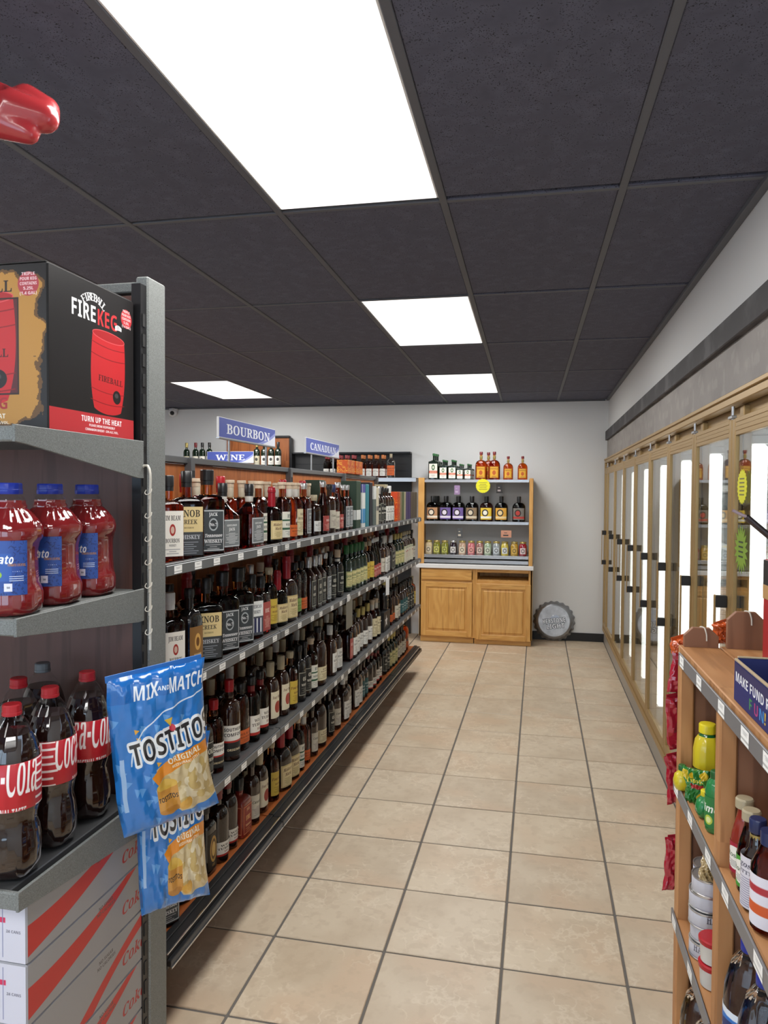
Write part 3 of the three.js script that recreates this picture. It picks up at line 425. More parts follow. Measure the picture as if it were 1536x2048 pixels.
const KIND = {
  beam: [{ ...S1, n: 4.5, w: 0.048, d: 0.044, gl: GL.amber, cap: CAP.black, lab: T.beam, ly: [0.02, 0.18] }, 'square bottle with white label and red seal'],
  beamw: [{ ...S1, n: 4.5, w: 0.046, d: 0.044, gl: GL.amber, cap: CAP.white, lab: T.beam, ly: [0.02, 0.17], ch: 0.06 }, 'square bottle with white cap and label'],
  knob: [{ ...S1, n: 7, w: 0.06, d: 0.042, h: 0.325, bh: 0.2, gl: GL.dark, cap: CAP.black, lab: T.knob, ly: [0.012, 0.192], ch: 0.06, side: T.knob }, 'flat bottle with cream over grey label'],
  jack: [{ ...S1, h: 0.335, bh: 0.21, w: 0.056, d: 0.056, rn: 0.022, gl: GL.amber, cap: CAP.black, lab: T.jack, ly: [0.015, 0.18], side: T.jackside, ch: 0.06 }, 'large square whiskey bottle with black label'],
  gent: [{ ...S1, h: 0.285, bh: 0.15, w: 0.066, d: 0.048, sy: 0.05, sh: 'slope', gl: GL.amber, cap: CAP.black, lab: T.grey, ly: [0.02, 0.135], nb: [0.205, 0.235, offWhite] }, 'squat square whiskey bottle with small grey label'],
  cork: [{ ...RD, h: 0.305, gl: GL.amber, cap: CAP.cork, cork: 1, ch: 0.035, nb: [0.215, 0.27, M({ color: lin(0.62, 0.55, 0.42), roughness: 0.6 })], lab: T.cream, ly: [0.03, 0.14] }, 'round bottle with cork stopper and beige neck'],
  turkey: [{ ...RD, h: 0.32, w: 0.043, d: 0.043, gl: GL.amber, cap: CAP.red, ch: 0.075, rc: 0.0195, lab: T.turkey, ly: [0.03, 0.1] }, 'round bourbon bottle with long red cap'],
  turkeyl: [{ ...RD, h: 0.33, w: 0.047, d: 0.047, bh: 0.18, gl: GL.oil, cap: CAP.maroon, ch: 0.07, rc: 0.02, lab: T.turkey, ly: [0.03, 0.09] }, 'large dark bottle with maroon cap'],
  wild: [{ ...RD, h: 0.29, gl: GL.dark, cap: CAP.black, lab: T.turkey, ly: [0.03, 0.12], nb: [0.2, 0.25, CAP.maroon] }, 'round whiskey bottle with red-footed white label'],
  maker: [{ n: 3.2, w: 0.047, d: 0.045, h: 0.275, bh: 0.12, sy: 0.06, rn: 0.0145, ch: 0.1, rc: 0.0185, wax: 1, gl: GL.dark, cap: CAP.wax, lab: T.maker, ly: [0.02, 0.11] }, 'squarish bourbon bottle dipped in red wax'],
  makerl: [{ n: 3.2, w: 0.053, d: 0.05, h: 0.335, bh: 0.15, sy: 0.07, rn: 0.017, ch: 0.12, rc: 0.021, wax: 1, gl: GL.oil, cap: CAP.wax, lab: T.maker, ly: [0.02, 0.135] }, 'large bourbon bottle with long red wax neck'],
  bull: [{ n: 2.6, w: 0.044, d: 0.032, h: 0.29, bh: 0.19, sy: 0.05, rn: 0.0145, ch: 0.04, gl: GL.amber, cap: CAP.black, lab: T.orange, ly: [0.03, 0.09] }, 'oval flask bourbon bottle with orange label'],
  bullr: [{ n: 2.6, w: 0.044, d: 0.032, h: 0.29, bh: 0.19, sy: 0.05, rn: 0.0145, ch: 0.04, gl: GL.amber, cap: CAP.black, lab: T.lime, ly: [0.03, 0.1] }, 'oval flask whiskey bottle with green label'],
  rye: [{ ...RD, gl: GL.brown, cap: CAP.cork, cork: 1, lab: T.rye, ly: [0.02, 0.15] }, 'round rye bottle with green striped white label'],
  orng: [{ ...RD, gl: GL.fire, cap: CAP.cork, cork: 1, lab: T.orange, ly: [0.02, 0.08], nb: [0.215, 0.265, offWhite] }, 'cork topped bottle with low orange label'],
  creamc: [{ ...RD, gl: GL.brown, cap: CAP.cork, cork: 1, lab: T.cream, ly: [0.02, 0.16], nb: [0.215, 0.265, offWhite] }, 'cork topped bottle with tall cream label'],
  greyl: [{ ...RD, n: 4, w: 0.038, d: 0.038, gl: GL.brown, cap: CAP.silver, lab: T.grey, ly: [0.02, 0.16] }, 'slim square bottle with silver cap and grey label'],
  small: [{ ...RD, h: 0.235, bh: 0.13, gl: GL.oil, cap: CAP.tan, lab: T.white, ly: [0.025, 0.085] }, 'short dark round bottle with white label'],
  tall: [{ ...RD, h: 0.315, w: 0.038, d: 0.038, sy: 0.08, sh: 'long', gl: GL.dark, cap: CAP.silver, lab: T.pink, ly: [0.02, 0.11] }, 'tall slope shouldered bottle with red label'],
  plain: [{ ...RD, gl: GL.bourbon, cap: CAP.black, lab: T.tag, ly: [0.03, 0.14] }, 'round dark whiskey bottle with stone coloured label'],
  navy: [{ ...RD, n: 3.5, gl: GL.brown, cap: CAP.navy, ch: 0.05, lab: T.tag, ly: [0.02, 0.13] }, 'squarish bottle with navy cap and pale label'],
  silver: [{ ...RD, n: 4.5, w: 0.039, d: 0.039, bh: 0.19, sh: 'slope', sy: 0.04, gl: GL.oil, cap: CAP.silver, ch: 0.06, lab: T.old, ly: [0.02, 0.17] }, 'square shouldered bottle with tall silver cap'],
  star: [{ ...RD, gl: GL.black, cap: CAP.cork, ch: 0.05, rc: 0.02, lab: T.old, ly: [0.03, 0.16], nb: [0.2, 0.24, offWhite] }, 'black round bottle with wide beige cap'],
  jam: [{ ...RD, h: 0.31, gl: GL.green, cap: CAP.green, ch: 0.06, lab: T.green, ly: [0.03, 0.135] }, 'green bottle with cream green-edged label'],
  yel: [{ ...RD, gl: GL.amber, cap: CAP.tan, lab: T.yellow, ly: [0.03, 0.15] }, 'round bourbon bottle with mustard yellow label'],
  roses: [{ ...RD, n: 2.8, gl: GL.bourbon, cap: CAP.tan, ch: 0.07, rc: 0.019, lab: T.roses, ly: [0.03, 0.16], lh: 1.1 }, 'bottle with tan cap and rose print label'],
  soco: [{ ...RD, w: 0.046, d: 0.046, h: 0.335, bh: 0.2, gl: GL.bourbon, cap: CAP.red, ch: 0.05, bulb: 1, lab: T.soco, ly: [0.02, 0.15], seg: 48, mod: (a, r) => (r.y > 0.17 && r.y < 0.26 ? 1 + 0.018 * Math.cos(a * 24) : 1) }, 'large ribbed bottle with white and black label'],
  socos: [{ ...RD, w: 0.041, d: 0.041, h: 0.29, bh: 0.165, gl: GL.amber, cap: CAP.red, ch: 0.04, bulb: 1, lab: T.soco, ly: [0.02, 0.12], seg: 48, mod: (a, r) => (r.y > 0.14 && r.y < 0.22 ? 1 + 0.018 * Math.cos(a * 24) : 1) }, 'ribbed bottle with white and black label'],
  old: [{ ...RD, gl: GL.black, cap: CAP.black, lab: T.old, ly: [0.03, 0.16] }, 'black round bottle with black and cream label'],
  big: [{ ...RD, w: 0.055, d: 0.05, n: 2.4, h: 0.34, bh: 0.19, sy: 0.07, rn: 0.019, gl: GL.bourbon, cap: CAP.black, lab: T.cream, ly: [0.03, 0.11] }, 'wide handle-size bottle with low cream label'],
  wht: [{ ...RD, n: 3.5, w: 0.043, d: 0.041, h: 0.31, gl: GL.bourbon, cap: CAP.white, ch: 0.06, lab: T.white, ly: [0.02, 0.14] }, 'squarish bottle with white cap and label'],
  whtb: [{ ...RD, n: 3.5, w: 0.043, d: 0.041, h: 0.29, gl: GL.bourbon, cap: CAP.black, lab: T.white, ly: [0.02, 0.14] }, 'squarish bottle with black cap, white label'],
  goldc: [{ ...RD, gl: GL.bourbon, cap: CAP.gold, ch: 0.06, lab: T.white, ly: [0.03, 0.13] }, 'round bottle with gold cap, white label'],
  goldcr: [{ ...RD, gl: GL.green, cap: CAP.gold, ch: 0.05, lab: T.green, ly: [0.03, 0.15] }, 'green glass bottle with gold cap'],
  brown: [{ ...RD, n: 4, w: 0.045, d: 0.04, h: 0.3, gl: GL.black, cap: CAP.black, lab: T.brown, ly: [0.015, 0.16] }, 'dark square bottle with gold sunburst label'],
  flag: [{ ...S1, w: 0.047, d: 0.036, h: 0.29, bh: 0.17, gl: GL.amber, cap: CAP.black, ch: 0.06, lab: T.flag, ly: [0.015, 0.17] }, 'rectangular whiskey bottle with white arched label'],
  pinkl: [{ ...S1, w: 0.04, d: 0.036, h: 0.27, bh: 0.17, gl: GL.amber, cap: CAP.black, lab: T.pink, ly: [0.015, 0.15] }, 'narrow rectangular bottle with brick red label'],
  seven: [{ ...RD, n: 3.2, w: 0.044, d: 0.04, h: 0.3, gl: GL.bourbon, cap: CAP.tan, lab: T.seven, ly: [0.02, 0.17], nb: [0.21, 0.25, offWhite] }, 'bottle with big red numeral on cream label'],
  firejd: [{ ...S1, w: 0.046, d: 0.046, h: 0.26, bh: 0.155, gl: GL.red, cap: CAP.black, lab: T.firejd, ly: [0.015, 0.145], side: T.firejd, nb: [0.195, 0.215, CAP.maroon] }, 'square bottle with fiery red label'],
  stag: [{ ...S1, n: 4.5, w: 0.042, d: 0.04, h: 0.3, gl: GL.dark, cap: CAP.black, lab: T.stag, ly: [0.02, 0.18] }, 'square bottle with white label and red seals'],
  gold: [{ ...S1, n: 4, w: 0.043, d: 0.04, h: 0.3, gl: GL.black, cap: CAP.black, lab: T.goldlab, ly: [0.02, 0.17] }, 'black square bottle with gold medallion label'],
  teal: [{ ...RD, gl: GL.bourbon, cap: CAP.black, lab: T.teal, ly: [0.03, 0.15] }, 'round whisky bottle with teal label'],
  crown: [{ ...RD, n: 3, w: 0.046, d: 0.04, h: 0.24, bh: 0.13, gl: GL.oil, cap: CAP.gold, lab: T.ribbon, ly: [0.02, 0.11] }, 'short faceted bottle with gold cap and black label'],
};
for (const k of Object.keys(KIND)) { const o = { ch: 0.03, sy: 0.05, ...KIND[k][0] }; for (const q of ['w', 'd', 'h', 'bh', 'sy', 'rn', 'ch', 'rc']) if (o[q]) o[q] *= BS; o.ly = o.ly.map((v) => v * BS); if (o.nb) o.nb = [o.nb[0] * BS, o.nb[1] * BS, o.nb[2]]; if (o.mod) { const f = o.mod; o.mod = (a, r) => f(a, { ...r, y: r.y / BS }); } KIND[k][0] = o; }
const proto = {};
for (const [k, [o]] of Object.entries(KIND)) proto[k] = makeBottle(/soco/.test(k) ? 'liqueur_bottle' : 'whiskey_bottle', o);
const used = {};
function place(k, pos, turn, where, group) {
  const o = proto[k].clone(); o.name = numbered(proto[k].userData.base); o.position.set(...pos); o.rotation.set(0, turn, 0);
  o.userData = { label: `${KIND[k][1]} ${where}`, category: 'bottle', group: group || `${KIND[k][1]} ${where}` }; scene.add(o); return o;
}
const ROWS = [
  [[0.138, 'beam'], [0.238, 'knob'], [0.355, 'jack'], [0.543, 'gent'], [0.765, 'gent'], [0.885, 'rye'], [1.022, 'maker'], [1.145, 'rye'], [1.230, 'orng'], [1.320, 'creamc'], [1.467, 'greyl'], [1.602, 'small'], [1.748, 'tall'], [1.867, 'plain'], [1.915, 'navy'], [2.045, 'tall'], [2.150, 'greyl'], [2.426, 'STOP']],
  [[0.144, 'beamw'], [0.280, 'brown'], [0.397, 'knob'], [0.484, 'jack'], [0.578, 'jack'], [0.717, 'flag'], [0.827, 'pinkl'], [0.892, 'yel'], [1.027, 'maker'], [1.197, 'makerl'], [1.305, 'bullr'], [1.407, 'bull'], [1.521, 'silver'], [1.686, 'silver'], [1.793, 'greyl'], [1.886, 'old'], [2.025, 'star'], [2.172, 'jam'], [2.591, 'yel'], [2.796, 'tall'], [3.052, 'plain'], [3.215, 'wht'], [3.442, 'silver'], [3.669, 'goldcr'], [3.959, 'seven'], [4.376, 'plain'], [4.449, 'STOP']],
  [[0.150, 'beamw'], [0.337, 'old'], [0.464, 'socos'], [0.591, 'soco'], [0.687, 'bull'], [0.796, 'wild'], [0.897, 'wild'], [1.022, 'roses'], [1.151, 'roses'], [1.243, 'yel'], [1.377, 'old'], [1.467, 'old'], [1.561, 'rye'], [1.686, 'big'], [1.886, 'wht'], [2.004, 'whtb'], [2.172, 'pinkl'], [2.295, 'whtb'], [2.526, 'goldc'], [2.768, 'goldc'], [2.914, 'creamc'], [3.099, 'STAR'], [3.423, 'bull'], [3.629, 'plain'], [3.873, 'teal'], [4.137, 'old'], [4.426, 'yel'], [4.449, 'STOP']],
  [[0.150, 'jack'], [0.266, 'stag'], [0.355, 'gold'], [0.452, 'gold'], [0.551, 'turkeyl'], [0.741, 'firejd'], [0.880, 'plain'], [0.987, 'roses'], [1.114, 'yel'], [1.243, 'makerl'], [1.369, 'makerl'], [1.459, 'rye'], [1.578, 'orng'], [1.686, 'plain'], [1.829, 'big'], [2.004, 'old'], [2.129, 'plain'], [2.284, 'wht'], [2.539, 'whtb'], [2.726, 'teal'], [2.944, 'turkeyl'], [3.165, 'wild'], [3.388, 'old'], [3.611, 'goldcr'], [3.937, 'plain'], [4.326, 'bull'], [4.449, 'STOP']],
];

const bay = (t) => ['first', 'second', 'third', 'last'][SEC.findIndex(([a, b]) => t <= b + 0.05)] || 'last';
const spot = (q, t, rear) => `on gondola ${['top shelf', 'second shelf', 'third shelf', 'base deck'][q]}, ${bay(t)} bay${rear ? ', rear row' : ''}`;
const SHELF_Y = [1.4015, 1.0303, 0.6129, 0.2315];
const facing = Math.PI / 2 + GT;
{
  const r = rng(77);
  const TURN = { knob: 0.75, beam: 0.7, beamw: 0.5, jack: 0.5, stag: 0.5, maker: 0.25, makerl: 0.25, soco: 0.5, socos: 0.3, gent: 0.05, flag: 0.45 };
  ROWS.forEach((row, q) => {
    let last = -1;
    for (let i = 0; i < row.length - 1; i++) {
      const [t0, k] = row[i]; let t1 = row[i + 1][0];
      if (k === 'STAR') continue;
      const pitch = 2 * KIND[k][0].w + 0.012, next = KIND[row[i + 1][1]] ? KIND[row[i + 1][1]][0].w : 0.02;
      const start = t0; let n = Math.max(1, Math.floor((t1 - next - 0.006 - (start + KIND[k][0].w)) / pitch) + 1);
      n = Math.min(n, 5);
      for (let c = 0; c < n; c++) { const tn = (TURN[k] || 0.1) + 0.1, eff = KIND[k][0].w * Math.cos(tn) + KIND[k][0].d * Math.sin(tn); let t = Math.max(start + c * pitch, last + eff + 0.004); for (const [, e] of SEC) if (Math.abs(t - e) < KIND[k][0].w + 0.006) t = e + KIND[k][0].w + 0.007; if (t > (q ? 4.45 : 2.27)) break; last = t + eff; place(k, gp(t, SHELF_Y[q], (q === 3 ? 0.105 : 0.066) + r() * 0.012), facing - (TURN[k] || 0.02) - r() * 0.2, spot(q, t)); }
    }
    // second row, seen between and above the front bottles
    const back = [['turkey', 'cork', 'cork', 'turkey', 'cork', 'cork', 'cork', 'cork', 'cork', 'creamc'], ['turkeyl', 'old', 'old', 'makerl', 'wild', 'old', 'makerl', 'brown', 'silver', 'star'], ['roses', 'roses', 'wht', 'roses', 'old', 'wht', 'roses', 'big'], ['wht', 'turkeyl', 'wht', 'makerl', 'old', 'roses', 'wht', 'big']][q];
    let t = [0.44, 0.14, 0.35, 0.44][q], c = 0;
    const put = (k) => { for (const [, e] of SEC) if (Math.abs(t - e) < KIND[k][0].w + 0.006) t = e + KIND[k][0].w + 0.007; place(k, gp(t, SHELF_Y[q], 0.2 + (q === 3 ? 0.03 : 0)), facing - 0.3 * r(), spot(q, t, 1)); };
    while (t < (q === 0 ? 1.88 : 2.9)) { const k = back[c++ % back.length]; t += KIND[k][0].w + 0.008; put(k); t += KIND[k][0].w + 0.008 + (c % 3 ? 0 : 0.03); }
    t = q === 0 ? 9 : 3.0;
    while (t < 4.35) { const k = back[c++ % back.length]; t += KIND[k][0].w + 0.02; put(k); t += KIND[k][0].w + 0.03; }
  });
}
// gift boxes on the far half of the top shelf
function giftBox(name, label, t, w, h, d, col, opt = {}) {
  const o = thing(name, label, 'box', gp(t, opt.y ?? SHELF_Y[0], (opt.o || 0.03) + d / 2), GT, opt.group);
  part(o, 'carton', cbox(d, h, w, 0, h / 2, 0, 0.0015), opt.mat || M({ color: col, roughness: 0.5 }));
  for (const [y0, y1, c] of opt.bands || []) part(o, 'printed_band', merge([pbox(0.0012, y1 - y0, w - 0.004, d / 2, (y0 + y1) / 2, 0), pbox(d - 0.004, y1 - y0, 0.0012, 0, (y0 + y1) / 2, w / 2)]), M({ color: c, roughness: 0.5 }));
  return o;
}
{
  const emboss = (bg, fg, seed) => M({ roughness: 0.5, map: ctex(128, 128, (x) => { x.fillStyle = bg; x.fillRect(0, 0, 128, 128); const r = rng(seed); x.strokeStyle = fg; x.lineWidth = 4; for (let k = 0; k < 26; k++) { x.beginPath(); x.arc(r() * 128, r() * 128, 6 + r() * 18, r() * 6, r() * 6 + 2.5); x.stroke(); } }) });
  const oj = emboss('#c9551f', '#e8a23c', 5);
  oj.map.wrapS = oj.map.wrapT = THREE.RepeatWrapping; oj.map.repeat.set(8, 8);
  const W = lin(0.68, 0.7, 0.68);
  giftBox('gift_box', 'dark green whisky gift box with white band, back row', 2.096, 0.107, 0.293, 0.089, lin(0.022, 0.05, 0.03), { o: 0.18, bands: [[0.055, 0.115, W]] });
  giftBox('gift_box', 'dark green whisky gift box with white band, front row', 2.362, 0.107, 0.293, 0.098, lin(0.022, 0.05, 0.03), { bands: [[0.055, 0.115, W]] });
  giftBox('gift_box', 'white gift box with blue top and blue foot', 2.495, 0.075, 0.275, 0.080, W, { bands: [[0.222, 0.275, lin(0.08, 0.08, 0.3)], [0.03, 0.12, lin(0.05, 0.25, 0.5)]] });
  giftBox('gift_box', 'teal whisky gift box beside the black one', 2.593, 0.075, 0.275, 0.080, lin(0.03, 0.2, 0.25));
  giftBox('gift_box', 'slim black whisky gift box', 2.691, 0.075, 0.289, 0.080, lin(0.008, 0.01, 0.02));
  giftBox('gift_box', 'grey-green whisky gift box with pale top', 2.797, 0.075, 0.266, 0.080, lin(0.1, 0.13, 0.12), { bands: [[0.178, 0.266, W]] });
  giftBox('gift_box', 'tall cream gift box with dark letters band', 2.886, 0.062, 0.258, 0.080, lin(0.6, 0.55, 0.42), { bands: [[0.1, 0.13, lin(0.1, 0.1, 0.1)]] });
  let t = 2.984; const rr2 = rng(12);
  for (const k of ['old', 'silver', 'old', 'whtb', 'whtb', 'wht']) { place(k, gp(t, SHELF_Y[0], 0.07), facing - 0.15, spot(0, t)); t += 0.089; }
  giftBox('gift_box', 'bright orange patterned gift box on the top gondola shelf', 3.605, 0.107, 0.231, 0.089, lin(0.6, 0.12, 0.03), { mat: (() => { const m = oj.clone(); m.color = lin(1, 0.6, 0.5); return m; })() });
  giftBox('gift_box', 'tan gift box beside the orange patterned one', 3.712, 0.067, 0.231, 0.089, lin(0.3, 0.22, 0.13));
  giftBox('gift_box', 'leaf green gift box between tan and cream boxes', 3.792, 0.067, 0.231, 0.089, lin(0.09, 0.14, 0.06));
  giftBox('gift_box', 'narrow cream gift box next to the purple pair', 3.872, 0.067, 0.231, 0.089, lin(0.5, 0.44, 0.3));
  giftBox('gift_box', 'purple felt textured gift box', 3.969, 0.089, 0.231, 0.089, lin(0.07, 0.045, 0.16), { group: 'pair of purple gift boxes' });
  giftBox('gift_box', 'purple felt textured gift box', 4.076, 0.089, 0.231, 0.089, lin(0.07, 0.045, 0.16), { group: 'pair of purple gift boxes' });
  giftBox('gift_box', 'dull brown gift box at the shelf end', 4.182, 0.089, 0.231, 0.089, lin(0.11, 0.085, 0.06), { group: 'row of brown gift boxes' });
  giftBox('gift_box', 'dull brown gift box at the shelf end', 4.289, 0.089, 0.231, 0.089, lin(0.11, 0.085, 0.06), { group: 'row of brown gift boxes' });
  giftBox('gift_box', 'dull brown gift box at the shelf end', 4.396, 0.089, 0.231, 0.089, lin(0.11, 0.085, 0.06), { group: 'row of brown gift boxes' });
  // cartons standing on the cap of the gondola
  const top = 1.7715;
  giftBox('gift_box', 'orange patterned carton standing on the gondola top, first of two', 3.552, 0.213, 0.107, 0.089, lin(1, 1, 1), { mat: oj, y: top, o: 0.4 });
  giftBox('gift_box', 'orange patterned carton standing on the gondola top, beside cream carton', 3.801, 0.213, 0.107, 0.089, lin(1, 1, 1), { mat: oj, y: top, o: 0.4 });
  const cr = giftBox('gift_box', 'tall cream carton with gold letters on the gondola shelf', 4.014, 0.115, 0.293, 0.089, lin(0.62, 0.56, 0.36), { o: 0.22, bands: [[0.18, 0.21, lin(0.3, 0.22, 0.05)]] });
  // black carton with a white star
  const st = thing('whiskey_carton', 'black carton with white star on the third gondola shelf', 'box', gp(3.25, SHELF_Y[2], 0.1), GT);
  part(st, 'carton', cbox(0.12, 0.14, 0.21, 0, 0.07, 0, 0.002), blackMat);
  const sh = new THREE.Shape(); for (let k = 0; k < 10; k++) { const a = k * Math.PI / 5 + Math.PI / 2, q = k % 2 ? 0.02 : 0.048; sh[k ? 'lineTo' : 'moveTo'](Math.cos(a) * q, Math.sin(a) * q); }
  const s1 = part(st, 'star_print', new THREE.ShapeGeometry(sh), whiteMat); s1.position.set(0.0607, 0.07, 0.03); s1.rotation.y = Math.PI / 2;
  const s2 = part(st, 'star_print', new THREE.ShapeGeometry(sh), whiteMat); s2.position.set(0, 0.07, 0.1057);
  for (const [a, b] of [[0, 0.07], [0.04, -0.05]]) place('crown', [gp(3.25 - b, 0, 0.1)[0] + (a - 0.02), SHELF_Y[2] + 0.141, gp(3.25 - b, 0, 0)[2]], facing, 'on the black star carton');
  // shelf talkers hanging from the second shelf
  const tk = thing('shelf_talker', 'grey and orange hang card clipped under the second gondola shelf', 'sign', gp(2.025, 0.93, -0.006), facing);
  part(tk, 'card', pbox(0.13, 0.16, 0.002), M({ map: print({ bg: '#77756a', discs: [[0.5, 0.45, 0.2, '#c98038'], [0.58, 0.5, 0.1, '#d9a45a']], lines: [0.78, 0.95, '#e8e4d4'] }, 96, 96), roughness: 0.5 })); part(tk, 'clip', cbox(0.05, 0.04, 0.003, -0.03, 0.095, 0.002), whiteMat);
  const tk2 = thing('shelf_talker', 'bent white plastic shelf flag on the second gondola shelf', 'sign', gp(2.886, 1.025, -0.01), facing - 0.4);
  part(tk2, 'flag', merge([cbox(0.09, 0.02, 0.003, 0, 0.01, 0), cbox(0.04, 0.12, 0.003, 0.05, -0.05, 0.002)]), whiteMat);
}
// category signs on posts above the gondola
function catSign(text, label, t0, t1, y0, y1, posts, base, o = 0.444) {
  const L = t1 - t0, s = thing('category_sign', label, 'sign', gp((t0 + t1) / 2, 0, o), GT + Math.PI / 2);
  const map = ctex(512, 160, (x) => { x.fillStyle = '#4c5aa8'; x.fillRect(0, 0, 512, 160); x.fillStyle = '#8d96d0'; x.beginPath(); x.moveTo(330, 160); x.quadraticCurveTo(430, 120, 512, 30); x.lineTo(512, 160); x.fill(); x.fillStyle = '#dfe2ee'; x.beginPath(); x.moveTo(380, 160); x.quadraticCurveTo(460, 120, 512, 60); x.lineTo(512, 160); x.fill(); x.font = 'bold 112px serif'; x.textAlign = 'center'; x.textBaseline = 'middle'; x.fillStyle = '#eef0f6'; x.fillText(text, 256, 86, 400); });
  part(s, 'board', cbox(L, y1 - y0, 0.012, 0, (y0 + y1) / 2, 0, 0.001), whiteMat);
  const f = part(s, 'face', new THREE.PlaneGeometry(L - 0.006, y1 - y0 - 0.006), M({ map, roughness: 0.35 })); f.position.set(0, (y0 + y1) / 2, 0.0068);
  part(s, 'holder', cbox(L, 0.008, 0.018, 0, y0 - 0.003, 0, 0.001), steelMat);
  for (const p of posts) part(s, 'post', cyl(0.006, 0.006, y0 - base, p * L, (y0 + base) / 2, 0, 10), steelMat);
  return s;
}
catSign('BOURBON', 'blue and white BOURBON category sign on two posts', 1.27, 2.007, 1.885, 1.984, [-0.33, 0.33], 1.771);
catSign('CANADIAN', 'blue and white CANADIAN category sign on two posts', 2.557, 3.33, 1.885, 1.984, [-0.33, 0.33], 1.771);
// ---------------------------------------------------------------- endcap shelving at the gondola's near end
const XE = -0.97;
{
  const e = thing('endcap_shelving', 'grey hammered metal endcap with walnut back at the gondola end', 'shelving', [XE, 0, -1.7]);
  const at = (m) => m; // local origin at the upright
  part(e, 'upright', cbox(0.035, 2.165, 0.088, -0.0175, 1.0825, -0.011, 0.004), powderMat);
  part(e, 'upright', cbox(0.035, 2.165, 0.088, -0.9, 1.0825, -0.011, 0.004), powderMat);
  part(e, 'slotted_strip', cbox(0.026, 2.14, 0.028, -0.017, 1.07, 0.047, 0.001), blackMetal);
  const sl = []; for (let y = 0.1; y < 2.1; y += 0.05) sl.push(pbox(0.003, 0.032, 0.012, -0.0035, y, 0.048)); part(e, 'slots', merge(sl), blackMat).userData.kind = 'stuff';
  part(e, 'back_panel', pbox(0.86, 2.06, 0.014, -0.46, 1.09, 0.02), walnutMat);
  part(e, 'back_panel', pbox(0.86, 2.06, 0.006, -0.46, 1.09, -0.02), walnutMat);
  part(e, 'top_cap', cbox(0.86, 0.026, 0.06, -0.46, 2.14, 0.0, 0.003), powderMat);
  const eb = thing('endcap_platform', 'grey metal base deck under the diet cola cases', 'shelving', [XE, 0, -1.7]); part(eb, 'deck', cbox(0.9, 0.05, 0.44, -0.455, 0.025, 0.285, 0.004), powderMat);
  const tiers = [[1.745, 0.03, 0.09, 'top'], [1.375, 0.032, 0.078, 'middle'], [0.846, 0.035, 0.085, 'lowest']];
  for (const [y, f, b, w] of tiers) {
    const s = thing('endcap_shelf', `grey hammered metal endcap shelf, ${w} of three`, 'shelf', [XE, y, -1.7]);
    part(s, 'shelf_plate', cbox(0.87, 0.016, 0.455, -0.46, -0.009, 0.283, 0.002), w === 'lowest' ? shelfMat : powderMat);
    part(s, 'front_lip', cbox(0.9, f, 0.012, -0.452, -f / 2 - 0.0005, 0.506, 0.003), powderMat);
    const sh = new THREE.Shape([[-0.512, 0.001], [-0.06, 0.001], [-0.06, -b], [-0.085, -b], [-0.48, -f - 0.003], [-0.512, -f]].map((p) => new THREE.Vector2(...p)));
    for (const x of [-0.0035, -0.905]) { const g = new THREE.ExtrudeGeometry(sh, { depth: 0.005, bevelEnabled: true, bevelSize: 0.001, bevelThickness: 0.001, bevelSegments: 1 }); g.rotateY(Math.PI / 2); g.translate(x, 0, 0); const m = part(s, 'side_bracket', g, powderMat); }
  }
}
// carton with the little keg
function kegArt(x, cx, cy, w, h, tilt, word) {
  x.save(); x.translate(cx, cy); x.rotate(tilt);
  x.fillStyle = '#c9252b'; x.beginPath(); x.moveTo(-w / 2, -h / 2 + h * 0.05); x.bezierCurveTo(-w * 0.56, -h * 0.1, -w * 0.56, h * 0.2, -w * 0.42, h * 0.46); x.bezierCurveTo(-w * 0.2, h * 0.53, w * 0.2, h * 0.53, w * 0.42, h * 0.46); x.bezierCurveTo(w * 0.56, h * 0.2, w * 0.56, -h * 0.1, w / 2, -h / 2 + h * 0.05); x.closePath(); x.fill();
  x.strokeStyle = '#8d151b'; x.lineWidth = Math.max(2, h * 0.01); for (const q of [-0.34, -0.2, 0.22, 0.36]) { x.beginPath(); x.moveTo(-w * 0.53, q * h); x.quadraticCurveTo(0, q * h + h * 0.06, w * 0.53, q * h); x.stroke(); }
  x.fillStyle = '#b01f25'; x.beginPath(); x.ellipse(0, -h / 2 + h * 0.05, w / 2, h * 0.06, 0, 0, 7); x.fill(); x.strokeStyle = '#e4565a'; x.beginPath(); x.ellipse(0, -h / 2 + h * 0.05, w / 2, h * 0.06, 0, 0, 7); x.stroke();
  x.fillStyle = '#1d1718'; x.beginPath(); x.ellipse(w * 0.28, h * 0.27, w * 0.13, h * 0.085, 0, 0, 7); x.fill(); x.fillStyle = '#4a4446'; x.beginPath(); x.ellipse(w * 0.27, h * 0.25, w * 0.06, h * 0.03, 0, 0, 7); x.fill();
  x.fillStyle = '#3a0f10'; x.font = `bold ${Math.round(h * 0.1)}px serif`; x.textAlign = 'center'; x.fillText(word, w * 0.08, h * 0.08, w * 0.8);
  x.restore();
}
